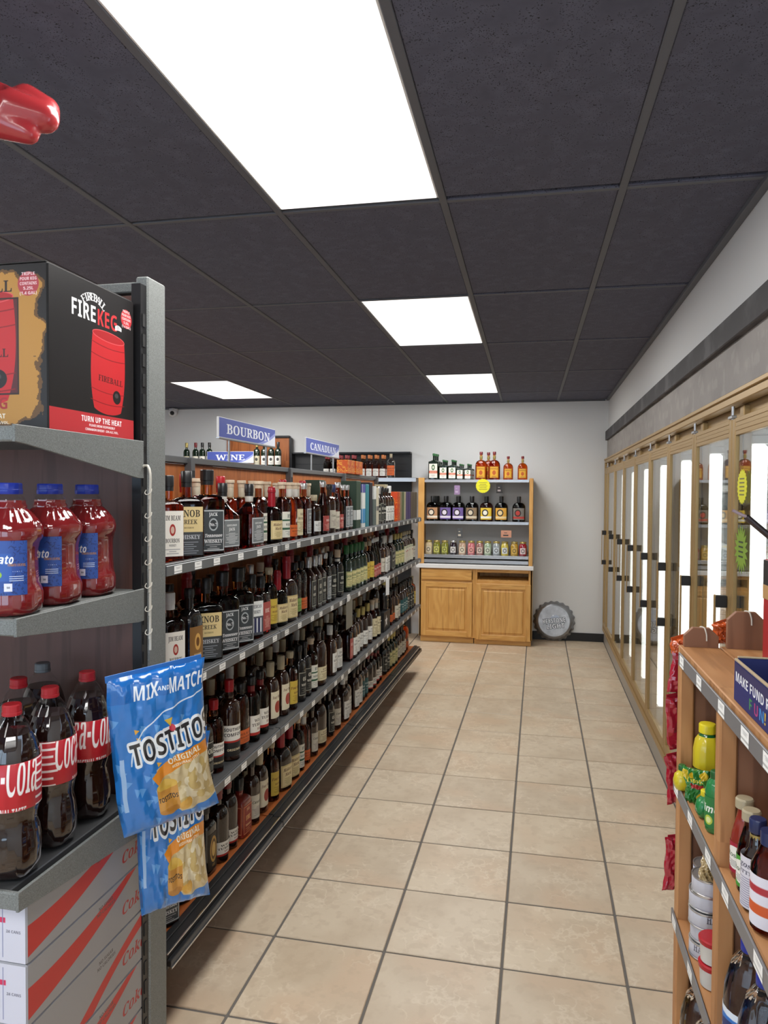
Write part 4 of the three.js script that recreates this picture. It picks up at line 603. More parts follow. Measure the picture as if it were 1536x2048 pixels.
{
  const side = ctex(512, 560, (x) => {
    x.fillStyle = '#191617'; x.fillRect(0, 0, 512, 560); x.fillStyle = '#c4343a'; x.fillRect(0, 482, 512, 78);
    x.textAlign = 'center'; x.textBaseline = 'middle'; x.fillStyle = '#eee';
    x.font = 'bold 40px serif'; 'FIREBALL'.split('').forEach((c, k) => { x.save(); const a = (k - 3.5) * 0.2; x.translate(250 + Math.sin(a) * 95, 135 - Math.cos(a) * 85); x.rotate(a); x.fillText(c, 0, 0); x.restore(); });
    x.font = 'bold 84px sans-serif'; x.fillText('FIRE', 190, 112, 150); x.fillStyle = '#d23338'; x.fillText('KEG', 335, 116, 136);
    x.strokeStyle = '#eee'; x.lineWidth = 4; for (let k = 0; k < 4; k++) { x.beginPath(); x.moveTo(385, 128 + k * 4); x.quadraticCurveTo(405, 112 + k * 7, 428, 128 + k * 3); x.stroke(); }
    x.fillStyle = '#c4343a'; x.beginPath(); x.arc(462, 80, 38, 0, 7); x.fill(); x.fillStyle = '#f6dada'; x.font = 'bold 15px sans-serif'; ['TRIPLE', 'POUR KEG', 'CONTAINS', '5.25L', '(1.4 GAL)'].forEach((s, k) => x.fillText(s, 462, 50 + k * 15, 62));
    kegArt(x, 340, 318, 205, 310, 0.03, 'FIREBALL');
    x.fillStyle = '#fff'; x.font = 'bold 28px sans-serif'; x.fillText('TURN UP THE HEAT', 300, 505); x.font = 'bold 12px sans-serif'; x.fillText('PLEASE DRINK RESPONSIBLY', 300, 527); x.fillText('CINNAMON WHISKY · 33% ALC./VOL.', 300, 543);
  });
  const n = fbm(71, 8, 4);
  const front = ctex(512, 516, (x) => {
    x.fillStyle = '#c08a3e'; x.fillRect(0, 0, 512, 516);
    for (let y = 0; y < 516; y += 3) for (let q = 0; q < 512; q += 3) { const d = Math.min(q, 512 - q, y, 516 - y) / 60; const v = n(q / 512, y / 512) * 1.6; if (d < v - 0.25) { x.fillStyle = d < v - 0.45 ? '#1c1716' : '#6b4a24'; x.fillRect(q, y, 3, 3); } }
    x.fillStyle = '#5a2226'; x.fillRect(110, 105, 300, 300); kegArt(x, 262, 260, 260, 360, 0, 'FIREBALL'); x.strokeStyle = '#2a1a16'; x.lineWidth = 5; x.strokeRect(110, 105, 300, 300);
    x.textAlign = 'center'; x.fillStyle = '#2a1a16'; x.font = 'bold 50px serif'; x.fillText('FIREBALL', 262, 84); x.font = 'bold 50px sans-serif'; x.fillStyle = '#1e1818'; x.fillText('FIRE', 205, 452); x.fillStyle = '#a8262a'; x.fillText('KEG', 325, 452);
    x.fillStyle = '#f2e8d8'; x.font = 'bold 22px sans-serif'; x.fillText('TURN UP THE HEAT', 262, 482); x.font = 'bold 13px sans-serif'; x.fillText('CINNAMON WHISKY · 33% ALC./VOL.', 262, 500);
    x.fillStyle = '#b8434c'; x.beginPath(); x.arc(448, 62, 38, 0, 7); x.fill(); x.fillStyle = '#f6dada'; x.font = 'bold 15px sans-serif'; ['TRIPLE', 'POUR KEG', 'CONTAINS', '5.25L', '(1.4 GAL)'].forEach((s, k) => x.fillText(s, 448, 36 + k * 15, 62));
  });
  const b = thing('keg_carton', 'black and orange whisky keg carton on the top endcap shelf', 'box', [-1.155, 1.7465, -1.465]);
  part(b, 'carton', cbox(0.34, 0.343, 0.32, 0, 0.1715, 0, 0.003), M({ color: lin(0.012, 0.011, 0.011), roughness: 0.4 }));
  const s = part(b, 'side_print', new THREE.PlaneGeometry(0.315, 0.338), M({ map: side, roughness: 0.35 })); s.position.set(0.1706, 0.1715, 0); s.rotation.y = Math.PI / 2;
  const f = part(b, 'front_print', new THREE.PlaneGeometry(0.335, 0.338), M({ map: front, roughness: 0.4 })); f.position.set(0, 0.1715, 0.1606);
  part(b, 'flap', cbox(0.33, 0.002, 0.318, 0, 0.3445, 0, 0.0005), M({ color: lin(0.03, 0.028, 0.026), roughness: 0.5 }));
}
// juice jugs
{
  const lab = M({ roughness: 0.4, map: ctex(256, 256, (x) => { x.fillStyle = '#2b4f9e'; x.fillRect(0, 0, 256, 256); const r = rng(4); x.fillStyle = '#1d3574'; for (let k = 0; k < 160; k++) { const px = r() * 256, py = r() * 256; x.save(); x.translate(px, py); x.rotate(r() * 6); x.fillRect(-7, -2, 14, 4); x.restore(); } x.fillStyle = '#2f5cb0'; x.fillRect(30, 60, 150, 130); x.fillStyle = '#c5323a'; x.fillRect(60, 165, 70, 70); x.fillStyle = '#9ac53e'; x.beginPath(); x.arc(120, 160, 24, 0, 7); x.fill(); x.fillStyle = '#fff'; x.font = 'italic bold 58px sans-serif'; x.textAlign = 'center'; x.fillText('Clamato', 112, 108, 150); x.fillStyle = '#d9893a'; x.font = 'bold 16px sans-serif'; x.fillText('TOMATO COCKTAIL', 205, 120, 84); x.fillStyle = '#e6ecf6'; x.fillText('· · ~ · ·', 205, 150, 84); x.font = 'bold 12px sans-serif'; for (let k = 0; k < 3; k++) x.fillRect(170, 166 + k * 10, 66, 3); x.fillStyle = '#eef'; x.fillRect(150, 200, 32, 38); x.fillStyle = '#234'; x.fillText('50', 166, 224); }) });
  const red = P({ color: lin(0.2, 0.012, 0.014), roughness: 0.1, clearcoat: 1, clearcoatRoughness: 0.02 });
  const W = 0.06, prof = [[0.85, 0], [0.97, 0.006], [1, 0.018], [1, 0.04], [0.95, 0.05], [0.93, 0.06], [0.9, 0.09], [0.9, 0.125], [0.95, 0.14], [1, 0.15], [1.02, 0.162], [0.98, 0.175], [0.88, 0.187], [0.74, 0.198], [0.62, 0.206], [0.56, 0.21], [0.58, 0.214], [0.53, 0.219], [0.53, 0.226], [0.5, 0.23], [0.43, 0.236], [0.4, 0.244]];
  const rg = prof.map(([s, y]) => ({ y, w: W * s, d: W * s, n: y < 0.18 ? 2.7 : 2 }));
  const mod = (a, r) => { let k = 1; if (r.y > 0.175 && r.y < 0.21) k += 0.045 * Math.cos(a * 28); if (r.y > 0.05 && r.y < 0.145) { const s = Math.pow(Math.max(0, Math.abs(Math.sin(a)) - 0.75) / 0.25, 0.5); k -= 0.1 * s; k += 0.012 * Math.cos(a * 40) * s; } return k; };
  const body = loft(rg.slice(0, 19), 84, mod, 0.9), neck = loft(rg.slice(17), 32, null, 0.9);
  const jug = thing('juice_jug', 'x', 'bottle', [-1.04, 1.376, -1.255], 0.3, 'red juice jugs on the endcap');
  part(jug, 'body', body, red); part(jug, 'neck', neck, clearPlastic);
  part(jug, 'cap', lathe([[0.0255, 0.238], [0.0265, 0.24], [0.0265, 0.247], [0.0255, 0.248], [0.0255, 0.258], [0.024, 0.2605]], 40, 0.6, (a, r) => 1 + 0.02 * Math.cos(a * 40)), CAP.blue);
  part(jug, 'label', sheet({ w: W * 1.0, d: W * 1.0, n: 2.7 }, 0.042, 0.148, 0.95, 0.0005), lab);
  jug.userData.base = 'juice_jug'; jug.userData.label = 'red tomato juice jug at the shelf front, blue label facing out';
  dup(jug, [-1.05, 1.376, -1.395], 0.08, 'red tomato juice jug in the middle of the three jugs');
  dup(jug, [-1.055, 1.376, -1.535], 0.05, 'red tomato juice jug closest to the walnut back panel');
  dup(jug, [-1.2, 1.376, -1.26], 0.3, 'red tomato juice jug beside the front one, further from the aisle');
}
// two litre cola bottles
{
  const colaLab = M({ roughness: 0.35, map: ctex(768, 216, (x) => { x.fillStyle = '#bb1f2b'; x.fillRect(0, 0, 768, 216); x.translate(0, 28); x.fillStyle = '#f4f0ee'; for (const o of [150, 530]) { x.font = 'italic bold 92px serif'; x.textAlign = 'center'; x.fillText('Coca-Cola', o, 92, 330); x.font = 'bold 22px sans-serif'; x.fillText('ORIGINAL TASTE', o + 20, 126); x.font = 'italic bold 15px sans-serif'; x.fillText('Delicious & Refreshing', o + 10, 148); x.strokeStyle = '#f4f0ee'; x.lineWidth = 6; x.beginPath(); x.moveTo(o + 30, 32); x.bezierCurveTo(o + 70, 0, o + 110, 45, o + 150, 15); x.stroke(); } x.font = 'bold 13px sans-serif'; x.fillText('Nutrition Facts', 345, 20); for (let k = 0; k < 9; k++) x.fillRect(305, 30 + k * 12, 60 + (k % 3) * 10, 4); x.fillRect(700, 30, 40, 90); }) });
  const colaLiquid = P({ color: lin(0.012, 0.004, 0.003), roughness: 0.08, clearcoat: 1, clearcoatRoughness: 0.02 });
  const prof = [[0.02, 0.004], [0.034, 0], [0.046, 0.008], [0.0525, 0.03], [0.0535, 0.06], [0.05, 0.09], [0.046, 0.108], [0.0465, 0.12], [0.051, 0.136], [0.053, 0.146], [0.053, 0.235], [0.051, 0.25], [0.046, 0.268], [0.038, 0.288], [0.028, 0.308], [0.0195, 0.32], [0.015, 0.326], [0.0145, 0.332]];
  const mod = (a, r) => (r.y < 0.012 ? 1 + 0.06 * Math.cos(a * 5) : r.y < 0.1 ? 1 + 0.012 * Math.cos(a * 10) : 1);
  const mk = (label, pos, turn, capM, diet) => {
    const t = thing('cola_bottle', label, 'bottle', pos, turn, 'two litre cola bottles on the endcap');
    part(t, 'liquid', lathe(prof.slice(0, 14), 60, 0.9, mod), colaLiquid); part(t, 'neck', lathe(prof.slice(13), 32, 0.9), clearPlastic);
    part(t, 'cap', lathe([[0.0175, 0.322], [0.0185, 0.323], [0.0185, 0.328], [0.0178, 0.329], [0.0178, 0.342], [0.016, 0.3445]], 36, 0.6, (a, r) => 1 + 0.025 * Math.cos(a * 36)), capM);
    const g = lathe([[0.0534, 0.143], [0.0537, 0.1435], [0.0537, 0.2375], [0.0534, 0.238]], 48); part(t, 'label', g, diet ? CAP.black : colaLab);
    return t;
  };
  mk('red capped cola bottle at the shelf front corner', [-1.035, 0.847, -1.255], 2.2, CAP.red);
  mk('red capped cola bottle showing its nutrition panel, second in line', [-1.045, 0.847, -1.385], 0.9, CAP.red);
  mk('red capped cola bottle behind the chip bag, third in line', [-1.05, 0.847, -1.525], 2.5, CAP.red);
  mk('red capped cola bottle cut off beside the front corner bottle', [-1.165, 0.847, -1.3], 2.2, CAP.red);
  mk('red capped cola bottle in the inner column, second in line', [-1.165, 0.847, -1.435], 1.2, CAP.red);
  mk('grey capped cola bottle by the walnut back panel', [-1.21, 0.847, -1.575], 0.4, CAP.grey, 1);
  mk('grey capped cola bottle cut off in the third column', [-1.3, 0.847, -1.44], 0.4, CAP.grey, 1);
}
// cases of diet cola under the lowest shelf
{
  const mk = (variant) => ctex(640, 200, (x) => {
    x.fillStyle = '#9c9b9c'; x.fillRect(0, 0, 640, 200); x.fillStyle = '#c4322f'; x.beginPath();
    if (!variant) { x.moveTo(0, 75); x.bezierCurveTo(140, 85, 330, 60, 570, -10); x.lineTo(620, -10); x.bezierCurveTo(430, 90, 230, 150, 0, 180); }
    else { x.moveTo(210, 200); x.bezierCurveTo(330, 140, 420, 90, 640, 10); x.lineTo(640, 60); x.bezierCurveTo(520, 90, 400, 150, 320, 200); }
    x.fill(); x.fillStyle = '#55504e'; x.font = 'bold 17px sans-serif'; x.textAlign = 'center'; x.fillText('NO SUGAR', 400, 42); x.fillText('NO CALORIES', 402, 62);
    x.fillStyle = '#b02a2a'; x.font = 'italic bold 64px serif'; x.fillText('Coke', 575, 150);
  });
  const mats = [M({ map: mk(0), roughness: 0.4 }), M({ map: mk(1), roughness: 0.4 })];
  const endM = M({ roughness: 0.45, map: ctex(256, 128, (x) => { x.fillStyle = '#cfcfdc'; x.fillRect(0, 0, 256, 128); x.fillStyle = '#d0345e'; x.font = 'bold 88px sans-serif'; x.textAlign = 'center'; x.fillText('DIET', 118, 98, 200); x.fillStyle = '#8a8fb0'; x.fillRect(206, 8, 2, 112); x.font = 'bold 8px sans-serif'; x.fillStyle = '#667'; x.fillText('24 CANS', 230, 66); }) });
  const body = M({ color: lin(0.36, 0.36, 0.39), roughness: 0.45 });
  const words = ['fifth', 'fourth', 'third', 'second', 'lowest', 'topmost'];
  for (let k = 0; k < 6; k++) for (let c = 0; c < 2; c++) {
    const b = thing('soda_case', `silver diet cola case, ${['bottom', 'second', 'third', 'fourth', 'fifth', 'top'][k]} of ${c ? 'the inner' : 'the aisle side'} stack`, 'box', [-1.115 - c * 0.285, 0.0515 + k * 0.1265, -1.4335], 0, 'stacked diet cola cases');
    part(b, 'carton', cbox(0.275, 0.125, 0.425, 0, 0.0625, 0, 0.003), body);
    if (!c) { const s = part(b, 'side_print', new THREE.PlaneGeometry(0.42, 0.121), mats[k === 3 ? 1 : 0]); s.position.set(0.1381, 0.0625, 0); s.rotation.y = Math.PI / 2; }
    const f = part(b, 'end_print', new THREE.PlaneGeometry(0.27, 0.121), endM); f.position.set(0, 0.0625, 0.2131);
  }
}
// hanging clip strip and chip bags
function pillow(w, h, t, seed, opt = {}) {
  const n = fbm(seed, 4, 3), NX = 40, NY = 56, pos = [], uv = [], idx = [];
  for (const s of [1, -1]) for (let j = 0; j <= NY; j++) for (let i = 0; i <= NX; i++) {
    const u = i / NX * 2 - 1, v = j / NY * 2 - 1;
    const edge = Math.pow(Math.max(0, 1 - Math.pow(Math.abs(u), 2.6)), 0.6) * Math.pow(Math.max(0, 1 - Math.pow(Math.abs(v), 6)), 0.55);
    let z = s * t * edge * (0.85 + 0.5 * (n(i / NX, j / NY + (s > 0 ? 0 : 0.5)) - 0.5));
    z += s * 0.0016 * edge * Math.sin(u * 30 - v * 14 + 5 * n(i / NX, j / NY)); z += (Math.abs(u) < 0.999 ? 1 : 0) * s * 0.005 * edge * Math.sin(u * 15 + v * 6 + 3 * n(j / NY, i / NX)) * (0.4 + Math.abs(v));
    const wob = 0.012 * (n(0.3, j / NY) - 0.5) + 0.02 * (opt.sway || 0) * v * v;
    pos.push(u * w / 2 * (1 - 0.04 * (1 - v * v)) + wob, v * h / 2 + 0.01 * (n(i / NX, 0.7) - 0.5), z); uv.push(s > 0 ? (u + 1) / 2 : (1 - u) / 2, (v + 1) / 2);
  }
  const W = NX + 1, B = W * (NY + 1);
  for (let j = 0; j < NY; j++) for (let i = 0; i < NX; i++) { const a = j * W + i; idx.push(a, a + 1, a + W + 1, a, a + W + 1, a + W); const b = B + a; idx.push(b, b + W + 1, b + 1, b, b + W, b + W + 1); }
  const g = new THREE.BufferGeometry(); g.setAttribute('position', new THREE.Float32BufferAttribute(pos, 3)); g.setAttribute('uv', new THREE.Float32BufferAttribute(uv, 2)); g.setIndex(idx);
  return toCreasedNormals(g, 1.2);
}
{
  const strip = thing('clip_strip', 'cream plastic clip strip hanging on the endcap upright', 'clip strip', [-0.945, 1.685, -1.64]);
  part(strip, 'rod', tube([[-0.03, -0.005, -0.0], [-0.012, 0.002, 0.004], [0, -0.012, 0.01], [0, -0.1, 0.01], [0, -0.46, 0.01]], 0.0032, 40, 8), creamPlastic);
  for (let k = 0; k < 7; k++) { const y = -0.06 - k * 0.058; part(strip, 'clip', merge([tube([[-0.006, y, 0.016], [-0.008, y - 0.008, 0.02], [0, y - 0.012, 0.022], [0.009, y - 0.006, 0.02], [0.008, y + 0.003, 0.015]], 0.0012, 12, 6), cbox(0.006, 0.016, 0.004, 0.002, y - 0.016, 0.015, 0.001)]), creamPlastic); }
  const art = ctex(512, 768, (x) => {
    x.fillStyle = '#2376c4'; x.fillRect(0, 0, 512, 768); x.fillStyle = '#1a68b6'; x.fillRect(0, 0, 512, 120);
    const r = rng(8); x.fillStyle = '#5d9ddb'; for (let k = 0; k < 46; k++) { const a = r() * 512, b = 180 + r() * 560; x.beginPath(); x.moveTo(a, b); x.lineTo(a + 26 + r() * 20, b + 12); x.lineTo(a + 8, b + 36 + r() * 16); x.fill(); }
    x.fillStyle = '#e3a63c'; for (let k = 0; k < 9; k++) { const a = 60 + r() * 400, b = 170 + r() * 420; x.beginPath(); x.moveTo(a, b); x.lineTo(a + 26, b + 10); x.lineTo(a + 4, b + 26); x.fill(); }
    x.strokeStyle = '#dbe8f5'; x.lineWidth = 7; x.beginPath(); x.moveTo(80, 420); x.quadraticCurveTo(90, 190, 512, 150); x.stroke();
    x.textAlign = 'center'; x.textBaseline = 'middle'; x.fillStyle = '#eef2f6'; x.font = 'bold 96px sans-serif'; x.fillText('MIX', 180, 86, 130); x.font = 'bold 28px sans-serif'; x.fillText('AND', 270, 86); x.font = 'bold 96px sans-serif'; x.fillText('MATCH', 402, 86, 210);
    x.save(); x.translate(300, 345); x.rotate(-0.14); x.scale(1, 1.25); x.font = 'bold 118px sans-serif'; x.lineWidth = 24; x.lineJoin = 'round'; x.strokeStyle = '#eef2f4'; x.strokeText('TOSTITOS', 10, 0, 460); x.fillStyle = '#2b2d31'; x.fillText('TOSTITOS', 10, 0, 460); x.fillStyle = '#c33246'; x.beginPath(); x.arc(12, -46, 15, 0, 7); x.fill(); x.fillStyle = '#d9b23c'; x.beginPath(); x.moveTo(-20, -84); x.lineTo(22, -88); x.lineTo(6, -52); x.fill(); x.restore();
    // clear window: the chips inside
    x.fillStyle = '#cbb68a'; x.beginPath(); x.moveTo(200, 470); x.quadraticCurveTo(350, 420, 512, 420); x.lineTo(512, 700); x.lineTo(300, 720); x.quadraticCurveTo(200, 600, 200, 470); x.fill();
    for (let k = 0; k < 60; k++) { const a = 230 + r() * 280, b = 470 + r() * 220; x.fillStyle = ['#d8c69c', '#b89f68', '#e3d6b4', '#c2a768'][k % 4]; x.beginPath(); x.ellipse(a, b, 18 + r() * 16, 8 + r() * 14, r() * 3, 0, 7); x.fill(); }
    x.fillStyle = '#e08a24'; x.beginPath(); x.moveTo(170, 500); x.quadraticCurveTo(300, 400, 512, 402); x.lineTo(512, 462); x.quadraticCurveTo(330, 460, 200, 545); x.fill(); x.save(); x.translate(360, 438); x.rotate(-0.13); x.fillStyle = '#f6ead2'; x.font = 'bold 40px sans-serif'; x.fillText('ORIGINAL', 0, 0); x.font = 'bold 18px sans-serif'; x.fillText('RESTAURANT STYLE', 0, 30); x.restore();
    x.fillStyle = '#c98f3e'; x.fillRect(190, 560, 110, 130); x.fillStyle = '#d8b04c'; x.beginPath(); x.ellipse(245, 560, 55, 26, 0, 0, 7); x.fill(); x.fillStyle = '#b77c30'; x.beginPath(); x.ellipse(245, 690, 55, 18, 0, 0, 7); x.fill(); x.fillStyle = '#23242a'; x.font = 'bold 32px sans-serif'; x.fillText('TOSTITOS', 245, 625, 104); x.fillStyle = '#d9a648'; x.beginPath(); x.ellipse(330, 680, 40, 26, -0.6, 0, 7); x.fill();
    x.fillStyle = '#9dc0e6'; x.fillRect(26, 380, 20, 260);
  });
  const bagM = P({ map: art, roughness: 0.22, clearcoat: 0.8, clearcoatRoughness: 0.12 });
  const mkBag = (label, pos, yaw, tilt, w, h, seed) => {
    const b = thing('chip_bag', label, 'bag', pos, yaw, 'tortilla chip bags on the clip strip'); b.rotation.order = 'YXZ'; b.rotation.z = tilt;
    part(b, 'bag', pillow(w, h, 0.035, seed, { sway: 0.5 }), bagM);
    part(b, 'top_seal', cbox(w * 0.98, 0.016, 0.002, 0.006, h / 2 + 0.002, 0, 0.0006), M({ color: lin(0.03, 0.16, 0.5), roughness: 0.3 }));
    return b;
  };
  mkBag('blue tortilla chip bag at the clip strip end, upper one', [-0.872, 1.015, -1.55], 0.85, 0.1, 0.235, 0.375, 31);
  mkBag('blue tortilla chip bag half hidden under the upper bag', [-0.893, 0.792, -1.64], 0.8, 0.0, 0.175, 0.43, 37);
}
// red inflatable hanging from the ceiling, cut off by the picture
{
  const res = 56, mc = new MarchingCubes(res, new THREE.MeshBasicMaterial(), false, false, 60000); const S = 0.36;
  const caps = [[-0.3, 0.02, 0, -0.06, 0.0, 0, 0.05, 0.062], [-0.06, 0, 0.02, 0.07, -0.02, 0.02, 0.06, 0.042], [-0.05, -0.05, 0.02, 0.03, -0.075, 0.03, 0.045, 0.03], [0.02, 0.04, -0.02, 0.075, 0.015, 0, 0.045, 0.035], [-0.3, -0.18, 0.0, -0.13, -0.22, 0.02, 0.05, 0.03], [-0.32, 0.05, -0.05, -0.28, -0.2, 0, 0.08, 0.07]];
  const holes = [[-0.045, 0.035, 0.06, 0.02], [-0.055, -0.012, 0.085, 0.022], [-0.11, -0.005, 0.075, 0.022]];
  for (let z = 0; z < res; z++) for (let y = 0; y < res; y++) for (let x = 0; x < res; x++) {
    const p = [x, y, z].map((q) => (q - res / 2) / (res / 2) * S); let d = 9;
    for (const c of caps) { const ab = [c[3] - c[0], c[4] - c[1], c[5] - c[2]], ap = [p[0] - c[0], p[1] - c[1], p[2] - c[2]]; const t = Math.max(0, Math.min(1, (ab[0] * ap[0] + ab[1] * ap[1] + ab[2] * ap[2]) / (ab[0] ** 2 + ab[1] ** 2 + ab[2] ** 2))); const q = Math.hypot(ap[0] - ab[0] * t, ap[1] - ab[1] * t, ap[2] - ab[2] * t) - (c[6] + (c[7] - c[6]) * t); const k = 0.02, h = Math.max(k - Math.abs(d - q), 0) / k; d = Math.min(d, q) - h * h * k * 0.25; }
    for (const h of holes) { const q = h[3] - Math.hypot(p[0] - h[0], p[1] - h[1], p[2] - h[2]); const k = 0.015, e = Math.max(k - Math.abs(d - q), 0) / k; d = Math.max(d, q) + e * e * k * 0.25; }
    mc.field[x + y * res + z * res * res] = -d;
  }
  mc.isolation = 0; mc.update();
  const n = mc.count, g = new THREE.BufferGeometry(); g.setAttribute('position', new THREE.Float32BufferAttribute(Array.from(mc.positionArray.slice(0, n * 3)).map((v) => v * S), 3)); g.setAttribute('normal', new THREE.Float32BufferAttribute(mc.normalArray.slice(0, n * 3), 3));
  const t = thing('inflatable_figure', 'glossy red inflatable figure hanging from the black ceiling', 'decoration', [-1.062, 2.408, -1.32], 0.5); t.scale.setScalar(0.72);
  part(t, 'vinyl_body', g, P({ color: lin(0.42, 0.03, 0.035), roughness: 0.25, clearcoat: 0.6, clearcoatRoughness: 0.1 }));
  part(t, 'hanging_cord', cyl(0.0015, 0.0015, 0.32, -0.2, 0.18, 0, 6), whiteMat);
}
// ---------------------------------------------------------------- oak hutch against the back wall
{
  const b = thing('base_cabinet', 'oak base cabinet with two panel doors and one missing drawer', 'cabinet', [-0.659, 0, -7.97]);
  const zf = 0.21;
  part(b, 'side_panel', cbox(0.018, 0.745, 0.42, -0.594, 0.4375, 0, 0.002), oakMat); part(b, 'side_panel', cbox(0.018, 0.745, 0.42, 0.594, 0.4375, 0, 0.002), oakMat);
  part(b, 'back_board', pbox(1.17, 0.74, 0.008, 0, 0.43, -0.205), oakMat); part(b, 'floor_board', pbox(1.17, 0.016, 0.41, 0, 0.08, 0), oakMat);
  part(b, 'toe_kick', cbox(0.58, 0.066, 0.016, -0.305, 0.033, 0.165, 0.001), oakMatH); part(b, 'toe_kick', cbox(0.6, 0.066, 0.016, 0.295, 0.033, 0.175, 0.001), oakMatH);
  for (const x of [-0.585, 0.0, 0.585]) part(b, 'face_stile', cbox(x ? 0.04 : 0.05, 0.745, 0.02, x, 0.4375, zf - 0.01, 0.002), oakMat);
  for (const [x, w] of [[-0.295, 0.54], [0.295, 0.54]]) for (const y of [0.082, 0.675, 0.795]) part(b, 'face_rail', cbox(w, 0.035, 0.018, x, y, zf - 0.011, 0.002), oakMatH);
  const door = (x, w, y0, y1) => {
    const d = part(b, 'door', cbox(0.056, y1 - y0, 0.02, x - w / 2 + 0.028, (y0 + y1) / 2, zf + 0.01, 0.003), oakMat);
    part(d, 'door_stile', cbox(0.056, y1 - y0, 0.02, x + w / 2 - 0.028, (y0 + y1) / 2, zf + 0.01, 0.003), oakMat);
    part(d, 'door_rail', cbox(w - 0.11, 0.056, 0.02, x, y1 - 0.028, zf + 0.01, 0.003), oakMatH); part(d, 'door_rail', cbox(w - 0.11, 0.056, 0.02, x, y0 + 0.028, zf + 0.01, 0.003), oakMatH);
    part(d, 'raised_panel', merge([pbox(w - 0.11, y1 - y0 - 0.11, 0.008, x, (y0 + y1) / 2, zf + 0.004), cbox(w - 0.15, y1 - y0 - 0.15, 0.02, x, (y0 + y1) / 2, zf + 0.008, 0.012)]), oakMat);
  };
  door(-0.305, 0.555, 0.075, 0.665); door(0.303, 0.575, 0.055, 0.66);
  part(b, 'drawer_front', cbox(0.55, 0.112, 0.02, -0.307, 0.742, zf + 0.01, 0.006), oakMatH);
  part(b, 'drawer_bay', pbox(0.55, 0.006, 0.38, 0.295, 0.696, 0.0), oakMat); part(b, 'drawer_bay', pbox(0.55, 0.11, 0.006, 0.295, 0.75, -0.19), oakMat); part(b, 'drawer_bay', pbox(0.006, 0.11, 0.38, 0.02, 0.75, 0), oakMat); part(b, 'drawer_bay', pbox(0.006, 0.11, 0.38, 0.57, 0.75, 0), oakMat);
  const ct = thing('counter_top', 'white laminate counter slab on the oak base cabinet', 'counter', [-0.67, 0.813, -7.965]); part(ct, 'slab', cbox(1.255, 0.044, 0.47, 0, 0.022, 0, 0.004), whiteMat);
  const h = thing('hutch', 'oak hutch with three grey metal shelves standing on the counter', 'shelving', [-0.669, 0.8575, -7.98]);
  const gb = M({ color: lin(0.66, 0.67, 0.67), roughness: 0.5 });
  part(h, 'side_board', cbox(0.022, 0.934, 0.4, -0.603, 0.467, 0.0, 0.002), oakMat); part(h, 'side_board', cbox(0.022, 0.928, 0.4, 0.603, 0.464, 0.0, 0.002), oakMat);
  part(h, 'front_stile', cbox(0.067, 0.934, 0.02, -0.58, 0.467, 0.21, 0.003), oakMat); part(h, 'front_stile', cbox(0.04, 0.928, 0.02, 0.594, 0.464, 0.21, 0.003), oakMat);
  part(h, 'back_board', pbox(1.18, 0.9, 0.006, 0, 0.46, -0.195), gb);
  for (const y of [0.099, 0.465, 0.916]) { const s = part(h, 'shelf', cbox(1.17, 0.014, 0.39, 0, y - 0.007, 0, 0.002), steelMat); part(s, 'front_strip', merge([cbox(1.12, 0.026, 0.006, 0.01, y - 0.014, 0.198, 0.001), cbox(1.12, 0.006, 0.012, 0.01, y - 0.028, 0.2, 0.001)]), steelMat); }
  part(h, 'front_strip', cbox(1.12, 0.035, 0.006, 0.01, 0.03, 0.198, 0.001), steelMat);
  // bottles and jars on the hutch
  const zi = -7.86, Y3 = 0.9575, Y2 = 1.3235, Y1 = 1.7745;
  const jl = labelMat({ bg: '#e9e6dc', bands: [[0.5, 0.68, '#c9512c']], discs: [[0.5, 0.26, 0.2, '#3f6b3c'], [0.5, 0.26, 0.1, '#e9e6dc']], items: [['JÄGERMEISTER', 0.59, 0.11, '#f3e6d2', 's']], lines: [0.76, 0.94, '#aaa49a'] });
  const jag = (w, hh) => makeBottle('herbal_liqueur_bottle', { n: 7, w, d: w * 0.75, h: hh, bh: hh * 0.68, sy: hh * 0.07, sh: 'slope', rn: hh * 0.045, ch: hh * 0.09, gl: GL.green, cap: CAP.green, lab: jl, ly: [hh * 0.06, hh * 0.6], lh: 0.8 });
  const J = [jag(0.056, 0.285), jag(0.046, 0.215), jag(0.038, 0.17)];
  const jw = ['tallest green herbal liqueur bottle on the hutch top', 'middle-sized green herbal liqueur bottle on the hutch top', 'smallest green herbal liqueur bottle on the hutch top'];
  for (const [k, x, n] of [[0, -1.127, 3], [1, -1.02, 3], [1, -0.922, 3], [2, -0.838, 3], [2, -0.752, 3]]) for (let q = 0; q < n; q++) dup(J[k], [x + q * 0.008, Y1, zi - q * 0.085], (q - 1) * 0.05, jw[k], jw[k]);
  const fl2 = labelMat({ bg: '#d8a22c', border: '#7a3a12', discs: [[0.5, 0.55, 0.2, '#b5551c']], items: [['FIREBALL', 0.2, 0.17, '#6b1d0e', 's'], ['WHISKY', 0.88, 0.12, '#6b1d0e', 's']] });
  const fb = (w, hh) => makeBottle('cinnamon_whisky_bottle', { n: 3, w, d: w * 0.62, h: hh, bh: hh * 0.5, sy: hh * 0.2, rn: hh * 0.048, ch: hh * 0.11, gl: GL.fire, cap: CAP.maroon, lab: fl2, ly: [hh * 0.06, hh * 0.47], lh: 0.75, nb: [hh * 0.74, hh * 0.84, CAP.gold] });
  const F = [fb(0.062, 0.3), fb(0.052, 0.25)];
  const fw = ['large amber cinnamon whisky bottle on the hutch top', 'smaller amber cinnamon whisky bottle on the hutch top'];
  for (const [k, x, z] of [[0, -0.612, 0], [0, -0.54, -0.11], [0, -0.47, 0], [1, -0.322, 0], [1, -0.17, 0]]) dup(F[k], [x, Y1, zi + z], 0, fw[k], fw[k]);
